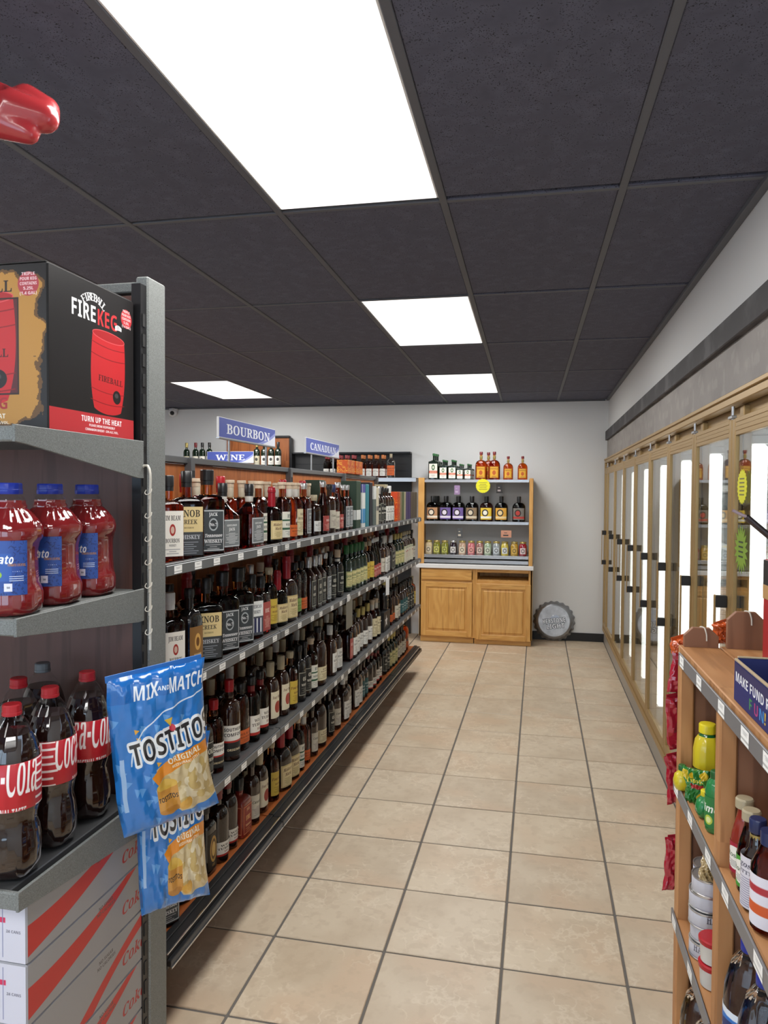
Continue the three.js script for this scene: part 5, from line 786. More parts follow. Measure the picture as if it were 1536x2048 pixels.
  const fk = [['#b98a63', '#efe2cf', 'tan'], ['#6f5a9c', '#e6dfef', 'violet'], ['#6f5a9c', '#e6dfef', 'violet'], ['#8a7458', '#d9ccb4', 'brown'], ['#e3c23c', '#f2efe0', 'yellow and white'], ['#d9a23c', '#e9cf9a', 'orange and yellow'], ['#77736c', '#b53a32', 'grey and red']];
  [-1.135, -0.991, -0.854, -0.708, -0.551, -0.391, -0.205].forEach((x, k) => {
    const m = labelMat({ bg: fk[k][0], bands: [[0.72, 0.9, fk[k][1]]], discs: [[0.42, 0.42, 0.3, '#2c2722'], [0.42, 0.42, 0.2, fk[k][1]]], draw: (c, w, h) => { c.fillStyle = fk[k][0]; c.fillRect(w * 0.75, 0, w * 0.25, h * 0.7); } }, 96, 96);
    const lab = `flat round-shouldered moonshine bottle with ${fk[k][2]} label on the hutch`;
    const p = makeBottle('moonshine_bottle', { n: 3, w: 0.068, d: 0.038, h: 0.27, bh: 0.15, sy: 0.055, rn: 0.017, ch: 0.065, rc: 0.0195, gl: k === 4 ? GL.amber : GL.dark, cap: CAP.black, lab: m, ly: [0.02, 0.145], lh: 0.85 });
    for (let q = 0; q < (k ? 2 : 4); q++) dup(p, [x + (k ? 0 : q * 0.007), Y2, zi + 0.02 - q * 0.085], 0, lab, lab);
  });
  const jc = [['#d8ccb0', [0.62, 0.5, 0.3], 'cream coloured moonshine'], ['#c9c86a', [0.2, 0.2, 0.02], 'olive green pickles'], ['#b9bd5e', [0.2, 0.2, 0.02], 'olive green pickles'], ['#d9d6d4', [0.02, 0.012, 0.02], 'dark purple berries'], ['#e6dcc4', [0.6, 0.42, 0.3], 'cream liquor behind a red letter label'], ['#e8a09a', [0.6, 0.18, 0.2], 'pink liquor'], ['#d9c4b8', [0.35, 0.16, 0.14], 'rose coloured liquor'], ['#cfd9c4', [0.35, 0.45, 0.3], 'pale green liquor'], ['#c9d3da', [0.3, 0.34, 0.36], 'clear moonshine'], ['#d9dfe2', [0.65, 0.52, 0.06], 'bright yellow fruit'], ['#d9b45c', [0.5, 0.3, 0.03], 'amber peaches'], ['#d9c8ca', [0.3, 0.008, 0.02], 'deep red cherries']];
  [-1.176, -1.087, -0.998, -0.905, -0.807, -0.709, -0.617, -0.531, -0.439, -0.349, -0.248, -0.158].forEach((x, k) => {
    const lab = `mason jar of ${jc[k][2]} on the lowest hutch shelf`;
    const j = thing('mason_jar', lab, 'jar', [x, Y3, zi], 0, k === 1 || k === 2 ? lab : 'mason jars on the lowest hutch shelf');
    const g = loft([[0.9, 0], [1, 0.006], [1, 0.1], [0.94, 0.115], [0.8, 0.127], [0.8, 0.131]].map(([s, y]) => ({ y, w: 0.041 * s, d: 0.041 * s, n: y < 0.11 ? 3 : 2 })), 24);
    part(j, 'glass', g, P({ color: lin(...jc[k][1]), roughness: 0.08, clearcoat: 1, clearcoatRoughness: 0.03 }));
    part(j, 'lid', lathe([[0.034, 0.131], [0.0355, 0.132], [0.0355, 0.147], [0.033, 0.15]], 20), k === 3 ? CAP.silver : CAP.gold);
    part(j, 'label', sheet({ w: 0.041, d: 0.041, n: 3 }, 0.02, 0.085, 0.7), labelMat({ bg: jc[k][0], discs: [[0.5, 0.5, 0.32, '#3a3632'], [0.5, 0.5, 0.22, jc[k][0]]] }, 64, 64));
  });
  // price cards
  const star = (R, r, n) => { const s = new THREE.Shape(); for (let k = 0; k < n * 2; k++) { const a = k * Math.PI / n, q = k % 2 ? r : R; s[k ? 'lineTo' : 'moveTo'](Math.cos(a) * q, Math.sin(a) * q); } return new THREE.ExtrudeGeometry(s, { depth: 0.0015, bevelEnabled: false }); };
  globalThis.starGeo = star;
  const sb = thing('price_starburst', 'yellow starburst price card taped to the top hutch shelf', 'sign', [-0.582, 1.705, -7.755]); part(sb, 'card', star(0.08, 0.07, 24), M({ color: lin(0.75, 0.72, 0.02), roughness: 0.6 }));
  const wr = []; const wq = rng(6); for (let k = 0; k < 5; k++) wr.push(pbox(0.07 + 0.03 * wq(), 0.005, 0.0004, 0, 0.035 - k * 0.018, 0.0018)); part(sb, 'handwriting', merge(wr), M({ color: lin(0.2, 0.18, 0.05), roughness: 0.6 }));
  for (const [x, y, w, hh, c, n, c2] of [[-0.86, 1.66, 0.06, 0.1, lin(0.3, 0.2, 0.36), 'violet', lin(0.5, 0.4, 0.55)], [-0.408, 1.675, 0.065, 0.095, lin(0.015, 0.013, 0.013), 'black', lin(0.35, 0.3, 0.3)], [-0.826, 1.195, 0.06, 0.11, lin(0.08, 0.085, 0.09), 'grey and cream', lin(0.6, 0.55, 0.45)], [-0.333, 1.194, 0.11, 0.075, lin(0.62, 0.3, 0.2), 'salmon pink', lin(0.05, 0.05, 0.05)]]) {
    const c0 = thing('price_card', `${n} price card taped inside the hutch`, 'sign', [x, y, -7.77]); part(c0, 'card', pbox(w, hh, 0.0015), M({ color: c, roughness: 0.5 })); part(c0, 'printing', merge([pbox(w * 0.5, hh * 0.18, 0.0004, -0.004, -hh * 0.2, 0.0012), pbox(w * 0.3, hh * 0.08, 0.0004, -0.006, hh * 0.15, 0.0012)]), M({ color: c2, roughness: 0.5 }));
  }
}
// ---------------------------------------------------------------- big bottle cap sign leaning on the wall
{
  const s = thing('bottle_cap_sign', 'large silver bottle cap beer sign leaning against the white wall', 'sign', [0.182, 0.222, -8.13]); s.rotation.x = -0.12;
  const N = 21, rim = []; const prof = [[0.165, 0.0], [0.19, 0.006], [0.2, 0.02], [0.205, 0.035], [0.222, 0.05]];
  const g = loft([...prof].reverse().map(([r, z]) => ({ y: -z, w: r, d: r, n: 2 })), 168, (a, r) => 1 + (r.y < -0.01 ? 0.035 * Math.cos(a * N) * Math.min(1, -r.y / 0.05) : 0), 0.9); g.rotateX(Math.PI / 2);
  part(s, 'crimped_rim', g, M({ color: lin(0.33, 0.34, 0.36), roughness: 0.35, metalness: 0.8 }));
  const face = ctex(512, 512, (x) => {
    const n = fbm(15, 6, 4); for (let y = 0; y < 512; y += 4) for (let q = 0; q < 512; q += 4) { const v = 168 + 60 * n(q / 512, y / 512); x.fillStyle = `rgb(${v | 0},${v + 4 | 0},${v + 10 | 0})`; x.fillRect(q, y, 4, 4); }
    x.save(); x.translate(256, 256); x.rotate(-0.14); x.fillStyle = '#b9c2d2'; x.beginPath(); x.moveTo(-60, -50); x.lineTo(-5, -110); x.lineTo(20, -88); x.lineTo(50, -104); x.lineTo(110, -50); x.fill(); x.fillStyle = '#eef1f5'; x.beginPath(); x.moveTo(-20, -88); x.lineTo(-5, -110); x.lineTo(12, -92); x.lineTo(0, -80); x.fill();
    x.textAlign = 'center'; x.textBaseline = 'middle'; x.lineJoin = 'round'; for (const [t, y, z, o] of [['KEYSTONE', -8, 104, 0], ['LIGHT', 86, 104, 10]]) { x.font = `bold ${z}px sans-serif`; x.lineWidth = 14; x.strokeStyle = '#2f3640'; x.strokeText(t, o, y, 380); x.fillStyle = '#eef0f2'; x.fillText(t, o, y, 380); } x.restore();
  });
  const f = part(s, 'face', new THREE.CircleGeometry(0.168, 48), M({ map: face, roughness: 0.38, metalness: 0.25 })); f.position.z = 0.0015;
}
// ---------------------------------------------------------------- wine shelving along the back wall
{
  const w = thing('wine_shelving', 'black wall shelving with cherry back and wine on top', 'shelving', [-3.75, 0, -7.95]);
  part(w, 'top_shelf', cbox(1.72, 0.03, 0.44, 0, 1.885, 0, 0.003), shelfMat); part(w, 'back_panel', pbox(0.8, 2.2, 0.03, 0.45, 1.17, -0.22), cherryMat); part(w, 'back_panel', pbox(0.9, 1.88, 0.02, -0.4, 0.94, -0.22), cherryMat);
  part(w, 'side_panel', cbox(0.03, 2.27, 0.05, 0.87, 1.135, -0.2, 0.003), blackMetal); part(w, 'side_panel', cbox(0.03, 1.87, 0.44, -0.845, 0.935, 0, 0.003), blackMetal); part(w, 'top_cap', cbox(0.8, 0.025, 0.05, 0.45, 2.285, -0.21, 0.003), blackMetal);
  for (const y of [0.1, 0.55, 1.0, 1.45]) part(w, 'shelf', cbox(1.66, 0.025, 0.42, 0, y, 0, 0.003), shelfMat);
  const kinds = [['gold', CAP.gold, '#c9c2a8', 'gold foil and no visible label'], ['red', CAP.maroon, '#d8d3c4', 'maroon foil'], ['black', CAP.black, '#e4e1d8', 'black foil and white label']];
  const P3 = kinds.map(([n, c, bg]) => makeBottle('wine_bottle', { n: 2, w: 0.038, d: 0.038, h: 0.3, bh: 0.18, sy: 0.045, rn: 0.0145, ch: 0.055, gl: GL.green, cap: c, lab: labelMat({ bg, discs: [[0.5, 0.4, 0.18, '#3a3a3a']], lines: [0.7, 0.9, '#777'] }, 64, 64), ly: [0.04, 0.14] }));
  for (const [x, k] of [[-4.06, 0], [-3.945, 1], [-3.86, 2], [-3.77, 2], [-3.18, 0], [-3.09, 2], [-3.005, 2], [-2.922, 2]]) { const l = `dark wine bottle with ${kinds[k][3]} on the ${x < -3.5 ? 'open' : 'cherry backed'} wine shelf end`.replace(' and no visible label', ''); dup(P3[k], [x, 1.9005, -7.83], 0.2, l, l); }
  const s = catSign('WINE', 'blue and white WINE category sign on the wine shelf', 0, 0.56, 1.96, 2.09, [-0.3, 0.3], 1.9); s.position.set(-3.47, 0, -7.745); s.rotation.y = 0.05;
}
// black shelving with rum and flavoured bottles
{
  const b = thing('black_wall_shelving', 'black painted wall shelving beside the oak hutch', 'shelving', [-2.14, 0, -7.98]);
  part(b, 'back_panel', pbox(1.42, 2.08, 0.03, 0, 1.04, -0.2), blackMat); part(b, 'side_panel', cbox(0.025, 2.09, 0.12, -0.71, 1.045, -0.14, 0.002), blackMetal); part(b, 'top_cap', cbox(1.42, 0.02, 0.1, 0, 2.085, -0.16, 0.002), blackMetal);
  part(b, 'shelf', cbox(1.6, 0.016, 0.4, 0.03, 1.785, 0, 0.002), steelMat); part(b, 'front_strip', cbox(1.6, 0.04, 0.006, 0.03, 1.768, 0.203, 0.001), steelMat, 'silver front strip of the shelf');
  for (const y of [0.3, 0.8, 1.3]) part(b, 'shelf', cbox(1.4, 0.02, 0.36, 0, y, 0, 0.002), blackMetal);
  const sl = []; for (let y = 0.2; y < 2.05; y += 0.08) sl.push(pbox(1.38, 0.006, 0.004, 0, y, -0.183)); part(b, 'slat_lines', merge(sl), blackMetal).userData.kind = 'stuff';
  const red = makeBottle('rum_bottle', { ...RD, w: 0.034, d: 0.034, h: 0.255, bh: 0.14, sy: 0.05, rn: 0.013, gl: GL.dark, cap: cap(0.35, 0.05, 0.06), ch: 0.04, lab: T.white, ly: [0.02, 0.1] });
  const org = makeBottle('rum_bottle', { ...RD, w: 0.034, d: 0.034, h: 0.255, bh: 0.14, sy: 0.05, rn: 0.013, gl: GL.amber, cap: cap(0.6, 0.2, 0.06), ch: 0.04, lab: T.white, ly: [0.02, 0.1] });
  const cpt = makeBottle('rum_bottle', { ...RD, w: 0.045, d: 0.035, n: 2.6, h: 0.265, bh: 0.15, sy: 0.06, rn: 0.013, gl: GL.clear, cap: CAP.tan, ch: 0.04, lab: T.orange, ly: [0.025, 0.135] });
  for (let k = 0; k < 5; k++) for (let q = 0; q < 2; q++) dup(red, [-2.36 + k * 0.078, 1.794, -7.88 - q * 0.1], 0, 'dark spirit bottle with red cap on the silver shelf', 'red capped bottles beside the hutch');
  for (let k = 0; k < 4; k++) for (let q = 0; q < 2; q++) dup(org, [-1.94 + k * 0.078, 1.794, -7.88 - q * 0.1], 0, 'spirit bottle with orange cap on the silver shelf', 'orange capped bottles beside the hutch');
  dup(cpt, [-1.61, 1.794, -7.87], 0, 'clear bottle with bright orange label on the silver shelf');
}
// security camera in the far corner
{
  const c = thing('security_camera', 'white dome security camera under the ceiling on the back wall', 'camera', [-4.41, 2.6, -8.17]);
  part(c, 'mount', cyl(0.055, 0.06, 0.03, 0, 0.03, 0, 24).rotateX(0), whiteMat); part(c, 'shell', new THREE.SphereGeometry(0.055, 20, 14).translate(0, 0, 0.02), whiteMat); part(c, 'lens', new THREE.SphereGeometry(0.027, 16, 12).translate(0.012, -0.012, 0.058), blackMat);
}
// ---------------------------------------------------------------- wooden snack rack at the right
const RX = 0.32, tagGeo2 = new THREE.PlaneGeometry(0.044, 0.025);
{
  const r = thing('wooden_rack', 'low pine display rack with metal price rails at the cooler side', 'shelving', [RX, 0, -1.4]);
  const D = 0.19;
  const rail = M({ color: lin(0.24, 0.24, 0.25), roughness: 0.45, metalness: 0.4 });
  for (const [x, n] of [[0.046, 0.086], [0.141, 0.098]]) part(r, 'top_board', cbox(n, 0.022, 0.92, x, 1.26, 0.08, 0.002), pineMat);
  for (const z of [-0.355, 0.012, 0.46]) part(r, 'post', cbox(0.03, 1.249, 0.034, 0.016, 0.6245, z, 0.003), pineMat);
  for (const z of [-0.363, 0.012, 0.46]) part(r, 'partition', pbox(D - 0.03, 1.24, 0.014, 0.03 + (D - 0.03) / 2, 0.62, z), cedarMat);
  part(r, 'back_board', pbox(0.012, 1.24, 0.84, D, 0.62, 0.05), cedarMat);
  for (const [y, a, b] of [[0.955, -0.355, 0.003], [0.955, 0.02, 0.452], [0.645, -0.355, 0.003], [0.58, 0.02, 0.452], [0.29, -0.355, 0.003], [0.06, -0.355, 0.003], [0.1, 0.02, 0.452]]) part(r, 'shelf_board', cbox(D - 0.012, 0.018, b - a, D / 2 - 0.003, y - 0.009, (a + b) / 2, 0.002), pineMat);
  for (const [y, a, b] of [[1.251, -0.34, 0.48], [0.948, -0.38, 0.48], [0.638, -0.38, 0.0], [0.573, 0.03, 0.48], [0.283, -0.38, 0.0]]) {
    const rl = part(r, 'price_rail', cbox(0.004, 0.03, b - a, -0.002, y - 0.004, (a + b) / 2, 0.001), rail);
    const R = rng(Math.round(y * 100)); for (let z = a + 0.04; z < b - 0.03; z += 0.1 + 0.09 * R()) { const tg = part(rl, 'price_tag', tagGeo2, tagMat); tg.position.set(-0.0044, y - 0.004, z); tg.rotation.y = -Math.PI / 2; }
  }
  part(r, 'hanging_wire', merge([cyl(0.002, 0.002, 0.66, 0.03, 0.955, -0.4285, 8), pbox(0.004, 0.004, 0.06, 0.03, 1.24, -0.4)]), steelMat);
  // shaped end boards with string loops
  const end = (name, label, x0, x1, y1, sh) => {
    const b = thing('rack_end_board', label, 'board', [RX, 1.2715, -1.77]); const c = 0.018, h = y1 - 1.2715;
    const s = new THREE.Shape([[x0, 0], [x1, 0], [x1, h - c], [x1 - c, h], [x0 + c, h], [x0, h - c]].map((p) => new THREE.Vector2(...p)));
    part(b, 'board', new THREE.ExtrudeGeometry(s, { depth: 0.012, bevelEnabled: true, bevelSize: 0.001, bevelThickness: 0.001, bevelSegments: 1 }), cedarMat);
    const m = (x0 + x1) / 2 + 0.006; part(b, 'string_loop', tube([[m - 0.008, h - 0.004, -0.004], [m - 0.006, h + 0.002, 0.004], [m, h + 0.001, 0.012], [m + 0.004, h - 0.012, 0.0155], [m + 0.005, h - 0.028, 0.0155]], 0.0018, 20, 6), creamPlastic);
  };
  end('a', 'shorter pointed wood end board with string loop', 0.012, 0.084, 1.315); end('b', 'taller pointed wood end board with string loop', 0.104, 0.18, 1.355);
}
{
  // top compartment: citrus juices
  const yl = P({ color: lin(0.62, 0.5, 0.02), roughness: 0.3, clearcoat: 0.5 }), gn = P({ color: lin(0.02, 0.22, 0.06), roughness: 0.25, clearcoat: 0.6 }), dg = P({ color: lin(0.01, 0.13, 0.03), roughness: 0.2, clearcoat: 0.6 });
  const lm = thing('lemon_juice_bottle', 'green lemon juice bottle with yellow sleeve and yellow cap', 'bottle', [RX + 0.052, 0.9555, -1.7]);
  part(lm, 'body', lathe([[0.024, 0], [0.028, 0.006], [0.028, 0.05], [0.026, 0.06], [0.028, 0.07], [0.028, 0.1], [0.024, 0.124], [0.016, 0.136], [0.014, 0.145]], 28), dg); part(lm, 'sleeve', lathe([[0.029, 0.062], [0.0292, 0.1], [0.0255, 0.122], [0.019, 0.132]], 28), yl); part(lm, 'cap', lathe([[0.0165, 0.138], [0.0175, 0.139], [0.0175, 0.156], [0.0155, 0.159]], 30, 0.6, (a) => 1 + 0.03 * Math.cos(a * 30)), CAP.yellow);
  const lm2 = dup(lm, [RX + 0.115, 0.9555, -1.6], 0, 'yellow sleeved lemon juice bottle behind the rack post'); 
  const sq = (name, label, pos, m) => { const t = thing(name, label, 'bottle', pos); part(t, 'body', lathe([[0.009, 0], [0.014, 0.004], [0.0185, 0.014], [0.019, 0.022], [0.016, 0.036], [0.009, 0.043], [0.008, 0.048]], 28), m); part(t, 'cap', lathe([[0.008, 0.045], [0.0085, 0.046], [0.0085, 0.056], [0.007, 0.058]], 20), m === yl ? CAP.green : CAP.yellow); return t; };
  sq('lime_squeeze_bottle', 'round green lime squeeze bottle at the shelf edge', [RX + 0.022, 0.9555, -1.575], gn);
  sq('lime_squeeze_bottle', 'round green lime squeeze bottle set behind the edge one', [RX + 0.07, 0.9555, -1.55], gn);
  sq('lemon_squeeze_bottle', 'round yellow lemon squeeze bottle hugging the post', [RX + 0.003, 0.9555, -1.712], yl);
  const tl = thing('lime_juice_bottle', 'tall green lime juice bottle with lime label beside the post', 'bottle', [RX + 0.028, 0.9555, -1.515], -0.9);
  part(tl, 'body', lathe([[0.015, 0], [0.0185, 0.005], [0.0185, 0.075], [0.0195, 0.08], [0.015, 0.098], [0.009, 0.106], [0.0085, 0.112]], 28), gn); part(tl, 'label', sheet({ w: 0.0187, d: 0.0187, n: 2 }, 0.012, 0.072, 1.4), labelMat({ bg: '#2f7a3c', discs: [[0.5, 0.75, 0.16, '#b9c94a'], [0.5, 0.75, 0.1, '#dfe6a0']], items: [['lime', 0.38, 0.34, '#f2f2ea', 'i']] }, 96, 96)); part(tl, 'cap', lathe([[0.0095, 0.106], [0.01, 0.107], [0.01, 0.119], [0.0085, 0.121]], 20), CAP.green);
  const pk = thing('lemon_pouch', 'green lemon printed pouch sticking out over the shelf edge', 'bag', [RX + 0.022, 0.993, -1.645], -0.75); pk.rotation.order = 'YXZ'; pk.rotation.z = 0.1;
  part(pk, 'pouch', pillow(0.062, 0.075, 0.012, 51), P({ roughness: 0.25, clearcoat: 0.6, map: ctex(128, 128, (x) => { x.fillStyle = '#2f7a35'; x.fillRect(0, 0, 128, 128); x.fillStyle = '#d9b82c'; for (const [a, b, q] of [[20, 24, 18], [100, 100, 26], [112, 20, 16], [60, 20, 12]]) { x.beginPath(); x.arc(a, b, q, 0, 7); x.fill(); } x.fillStyle = '#a8302c'; x.fillRect(40, 50, 60, 16); x.fillStyle = '#e6cf4a'; x.font = 'bold 24px sans-serif'; x.fillText('lemon', 30, 46); }) }));
  // syrups
  const syrup = (label, pos, turn, capM, bg, word, g) => { const t = thing('syrup_bottle', label, 'bottle', pos, turn); part(t, 'body', lathe([[0.018, 0], [0.0215, 0.005], [0.0215, 0.065], [0.02, 0.078], [0.014, 0.1], [0.011, 0.115], [0.011, 0.126]], 28), g); part(t, 'label', sheet({ w: 0.0215, d: 0.0215, n: 2 }, 0.012, 0.064, 1.5), labelMat({ bg, discs: [[0.5, 0.5, 0.38, '#ece8e0']], items: [[word, 0.42, 0.2, '#26421f', 's']], lines: [0.6, 0.8, '#777'] }, 96, 96)); part(t, 'cap', lathe([[0.0135, 0.122], [0.0145, 0.123], [0.0145, 0.137], [0.0125, 0.14]], 28, 0.6, (a) => 1 + 0.03 * Math.cos(a * 28)), capM); return t; };
  syrup('grenadine bottle with tan cap and crimson label', [RX + 0.036, 0.9555, -1.342], -0.95, CAP.tan, '#a3243a', "Rose's", GL.red);
  syrup('lime cordial bottle with tan cap and green label', [RX + 0.034, 0.9555, -1.293], -0.95, CAP.tan, '#4f9a3c', "Rose's", GL.brown);
  const bt = thing('bitters_bottle', 'small dark bitters bottle with oversized white label', 'bottle', [RX + 0.03, 0.9555, -1.243], -0.9);
  part(bt, 'body', lathe([[0.02, 0], [0.0235, 0.005], [0.0235, 0.08], [0.013, 0.1], [0.0105, 0.13]], 24), GL.oil); part(bt, 'label', sheet({ w: 0.0238, d: 0.0238, n: 2 }, 0.006, 0.088, 1.7), labelMat({ bg: '#d9d6de', items: [['Angostura', 0.15, 0.14, '#334', 'si'], ['BITTERS', 0.3, 0.1, '#334', 's']], lines: [0.4, 0.95, '#8a88a0'] }, 96, 128)); part(bt, 'cap', lathe([[0.0125, 0.125], [0.013, 0.126], [0.013, 0.145], [0.0115, 0.147]], 20), CAP.navy); part(bt, 'neck_seal', lathe([[0.0115, 0.104], [0.012, 0.105], [0.0115, 0.122]], 16), CAP.gold);
  const ck = thing('cocktail_mix_bottle', 'clear cocktail mix bottle with red and white label, cut off', 'bottle', [RX + 0.034, 0.9555, -1.185], -0.8);
  part(ck, 'body', lathe([[0.024, 0], [0.029, 0.005], [0.029, 0.1], [0.02, 0.12], [0.015, 0.135]], 24), GL.fire); part(ck, 'label', sheet({ w: 0.029, d: 0.029, n: 2 }, 0.012, 0.09, 1.5), labelMat({ bg: '#e4e2ec', bands: [[0.2, 0.34, '#b0303a'], [0.55, 0.75, '#d05a2a']] }, 64, 64)); part(ck, 'cap', cyl(0.0165, 0.0165, 0.02, 0, 0.143, 0, 20), CAP.navy);
  // canned fish
  const canL = labelMat({ bg: '#c4c4cc', items: [['HARD SALT', 0.4, 0.3, '#4a4650', 's']], lines: [0.65, 0.9, '#8a88a0'] }, 256, 48);
  const can = thing('flat_can', 'x', 'can', [RX + 0.04, 0.6455, -1.615]); can.userData.base = 'flat_can';
  part(can, 'can', lathe([[0.034, 0], [0.0365, 0.001], [0.0365, 0.003], [0.0355, 0.004], [0.0355, 0.031], [0.0365, 0.032], [0.0365, 0.0345], [0.0345, 0.0345], [0.034, 0.0325], [0.004, 0.032]], 40), CAP.silver); part(can, 'label', lathe([[0.0357, 0.0045], [0.0359, 0.005], [0.0359, 0.03], [0.0357, 0.0305]], 40), canL);
  const cw = ['bottom', 'second', 'third', 'fourth', 'top']; can.userData.label = 'flat silver can, bottom of the five can stack'; can.userData.group = 'stack of flat cans in the rack';
  for (let k = 1; k < 5; k++) dup(can, [RX + 0.04 + 0.003 * Math.sin(k * 2), 0.6455 + k * 0.0347, -1.615 + 0.003 * Math.cos(k * 3)], k * 0.4, `flat silver can, ${cw[k]} of the five can stack`);
  const rc = thing('food_can', 'upright blue and white can behind the flat can stack', 'can', [RX + 0.06, 0.6455, -1.7]); part(rc, 'can', lathe([[0.03, 0], [0.033, 0.001], [0.033, 0.004], [0.032, 0.005], [0.032, 0.15], [0.033, 0.151], [0.033, 0.155], [0.031, 0.155], [0.03, 0.152], [0.003, 0.152]], 32), CAP.silver); part(rc, 'label', lathe([[0.0322, 0.006], [0.0325, 0.007], [0.0325, 0.148], [0.0322, 0.149]], 32), labelMat({ bg: '#3a4f8c', bands: [[0.3, 0.6, '#d9dde6']] }, 64, 64));
  const bg = thing('snack_sachet', 'crinkled tan sachet lying on the top flat can', 'bag', [RX + 0.045, 0.838, -1.6], -0.4); bg.rotation.order = 'YXZ'; bg.rotation.x = -0.9; part(bg, 'sachet', pillow(0.05, 0.06, 0.008, 61), P({ color: lin(0.4, 0.3, 0.15), roughness: 0.25, clearcoat: 0.7 }));
  for (const [k, y] of [[0, 0.6455], [1, 0.6945]]) { const t = thing('dip_cup', `clear snack cup with red lid, ${k ? 'upper' : 'lower'} of two beside the can stack`, 'cup', [RX + 0.03, y, -1.515]); part(t, 'cup', lathe([[0.019, 0], [0.024, 0.002], [0.026, 0.038], [0.0265, 0.04]], 24), offWhite); part(t, 'lid', lathe([[0.028, 0.038], [0.0285, 0.039], [0.0285, 0.046], [0.026, 0.0485]], 24), CAP.red); }
  // tonic and soda bottles
  const wl = (bg, bg2) => labelMat({ bg, bands: [[0, 0.1, bg2]], draw: (x, w, h) => { x.save(); x.translate(w * 0.5, h * 0.45); x.fillStyle = '#23346e'; x.beginPath(); x.ellipse(0, 0, w * 0.32, h * 0.3, 0, 0, 7); x.fill(); x.fillStyle = '#f0f4fa'; x.textAlign = 'center'; x.font = `italic bold ${Math.round(h * 0.2)}px serif`; x.fillText('White', 0, -h * 0.04, w * 0.55); x.fillText('Rock', 0, h * 0.17, w * 0.5); x.restore(); } }, 128, 128);
  const water = glass(0.94, 0.96, 0.97, 0.2), tl1 = wl('#2f74c4', '#dfe9f4'), tl2 = wl('#d8b25a', '#dfe9f4');
  const soda = (label, pos, turn, m, h = 0.27, c = CAP.blue) => { const t = thing('soda_water_bottle', label, 'bottle', pos, turn, 'soda water bottles in the rack'); part(t, 'body', lathe([[0.026, 0.003], [0.034, 0], [0.041, 0.01], [0.0415, h * 0.6], [0.04, h * 0.68], [0.03, h * 0.82], [0.016, h * 0.9], [0.013, h * 0.94]], 36, 0.9), water); part(t, 'label', sheet({ w: 0.0415, d: 0.0415, n: 2 }, h * 0.14, h * 0.56, 2.2, 0.0006), m); part(t, 'cap', lathe([[0.015, h * 0.9], [0.0158, h * 0.905], [0.0158, h * 0.975], [0.014, h * 0.99]], 24), c); return t; };
  soda('blue labelled soda water bottle by the partition', [RX + 0.045, 0.5805, -1.325], -0.9, tl1, 0.285);
  soda('blue labelled soda water bottle at the shelf edge, second from the partition', [RX + 0.045, 0.5805, -1.235], -0.9, tl1, 0.285);
  soda('blue labelled soda water bottle cut off, third from the partition', [RX + 0.045, 0.5805, -1.145], -0.9, tl1, 0.285);
  soda('gold labelled soda water bottle beside the far post', [RX + 0.045, 0.2905, -1.69], -0.9, tl2, 0.26); soda('gold labelled soda water bottle in front of the far one', [RX + 0.045, 0.2905, -1.59], -0.9, tl2, 0.26);
  // fund raising box on top
  const bx2 = thing('fundraiser_box', 'open blue cardboard box lettered MAKE FUND RAISING FUN', 'box', [RX + 0.062, 1.2715, -1.17]);
  const bm = ctex(512, 160, (x) => { x.fillStyle = '#232a6b'; x.fillRect(0, 0, 512, 160); x.fillStyle = '#34325f'; x.fillRect(0, 0, 512, 52); x.fillStyle = '#eef0f4'; x.font = 'bold 56px sans-serif'; x.fillText('MAKE FUND RAISING', 12, 76, 480); x.font = 'bold 62px sans-serif'; [['F', '#3f8f56'], ['U', '#b03a7a'], ['N', '#3f8fd0'], ['!', '#d9b83c']].forEach(([c, k], i) => { x.fillStyle = k; x.fillText(c, 150 + i * 46, 140); }); });
  const navy = M({ color: lin(0.012, 0.018, 0.11), roughness: 0.5 }), kraft = M({ color: lin(0.42, 0.32, 0.2), roughness: 0.8 });
  part(bx2, 'front_wall', cbox(0.004, 0.068, 0.3, -0.05, 0.034, 0, 0.0008), navy); part(bx2, 'rear_wall', cbox(0.004, 0.075, 0.3, 0.05, 0.0375, 0, 0.0008), navy); part(bx2, 'side_wall', cbox(0.096, 0.072, 0.004, 0, 0.036, -0.148, 0.0008), navy); part(bx2, 'side_wall', cbox(0.096, 0.072, 0.004, 0, 0.036, 0.148, 0.0008), navy); part(bx2, 'bottom', pbox(0.1, 0.003, 0.3, 0, 0.0015, 0), navy);
  part(bx2, 'torn_edge', merge([cbox(0.005, 0.004, 0.3, -0.05, 0.0695, 0, 0.001), cbox(0.096, 0.003, 0.005, 0, 0.0735, -0.148, 0.001)]), kraft);
  const bp = part(bx2, 'lettering', new THREE.PlaneGeometry(0.296, 0.064), M({ map: bm, roughness: 0.45 })); bp.position.set(-0.0526, 0.034, 0); bp.rotation.y = -Math.PI / 2;
  // tall display pack and the pick-up wand leaning out of it
  const rp = thing('display_pack', 'tall red, tan and black carton standing behind the fund raising box', 'box', [RX + 0.205, 1.2715, -1.585]);
  part(rp, 'carton', cbox(0.14, 0.218, 0.05, 0, 0.109, 0, 0.002), M({ color: lin(0.36, 0.012, 0.02), roughness: 0.4 })); part(rp, 'printed_band', cbox(0.142, 0.06, 0.052, 0, 0.187, 0, 0.001), blackMat); part(rp, 'printed_band', cbox(0.1425, 0.03, 0.0525, 0, 0.152, 0, 0.001), M({ color: lin(0.45, 0.26, 0.1), roughness: 0.5 })); part(rp, 'lettering', merge([pbox(0.1, 0.01, 0.0004, -0.012, 0.205, 0.0265), pbox(0.08, 0.006, 0.0004, -0.018, 0.19, 0.0265), pbox(0.09, 0.012, 0.0004, -0.014, 0.152, 0.0268)]), whiteMat);
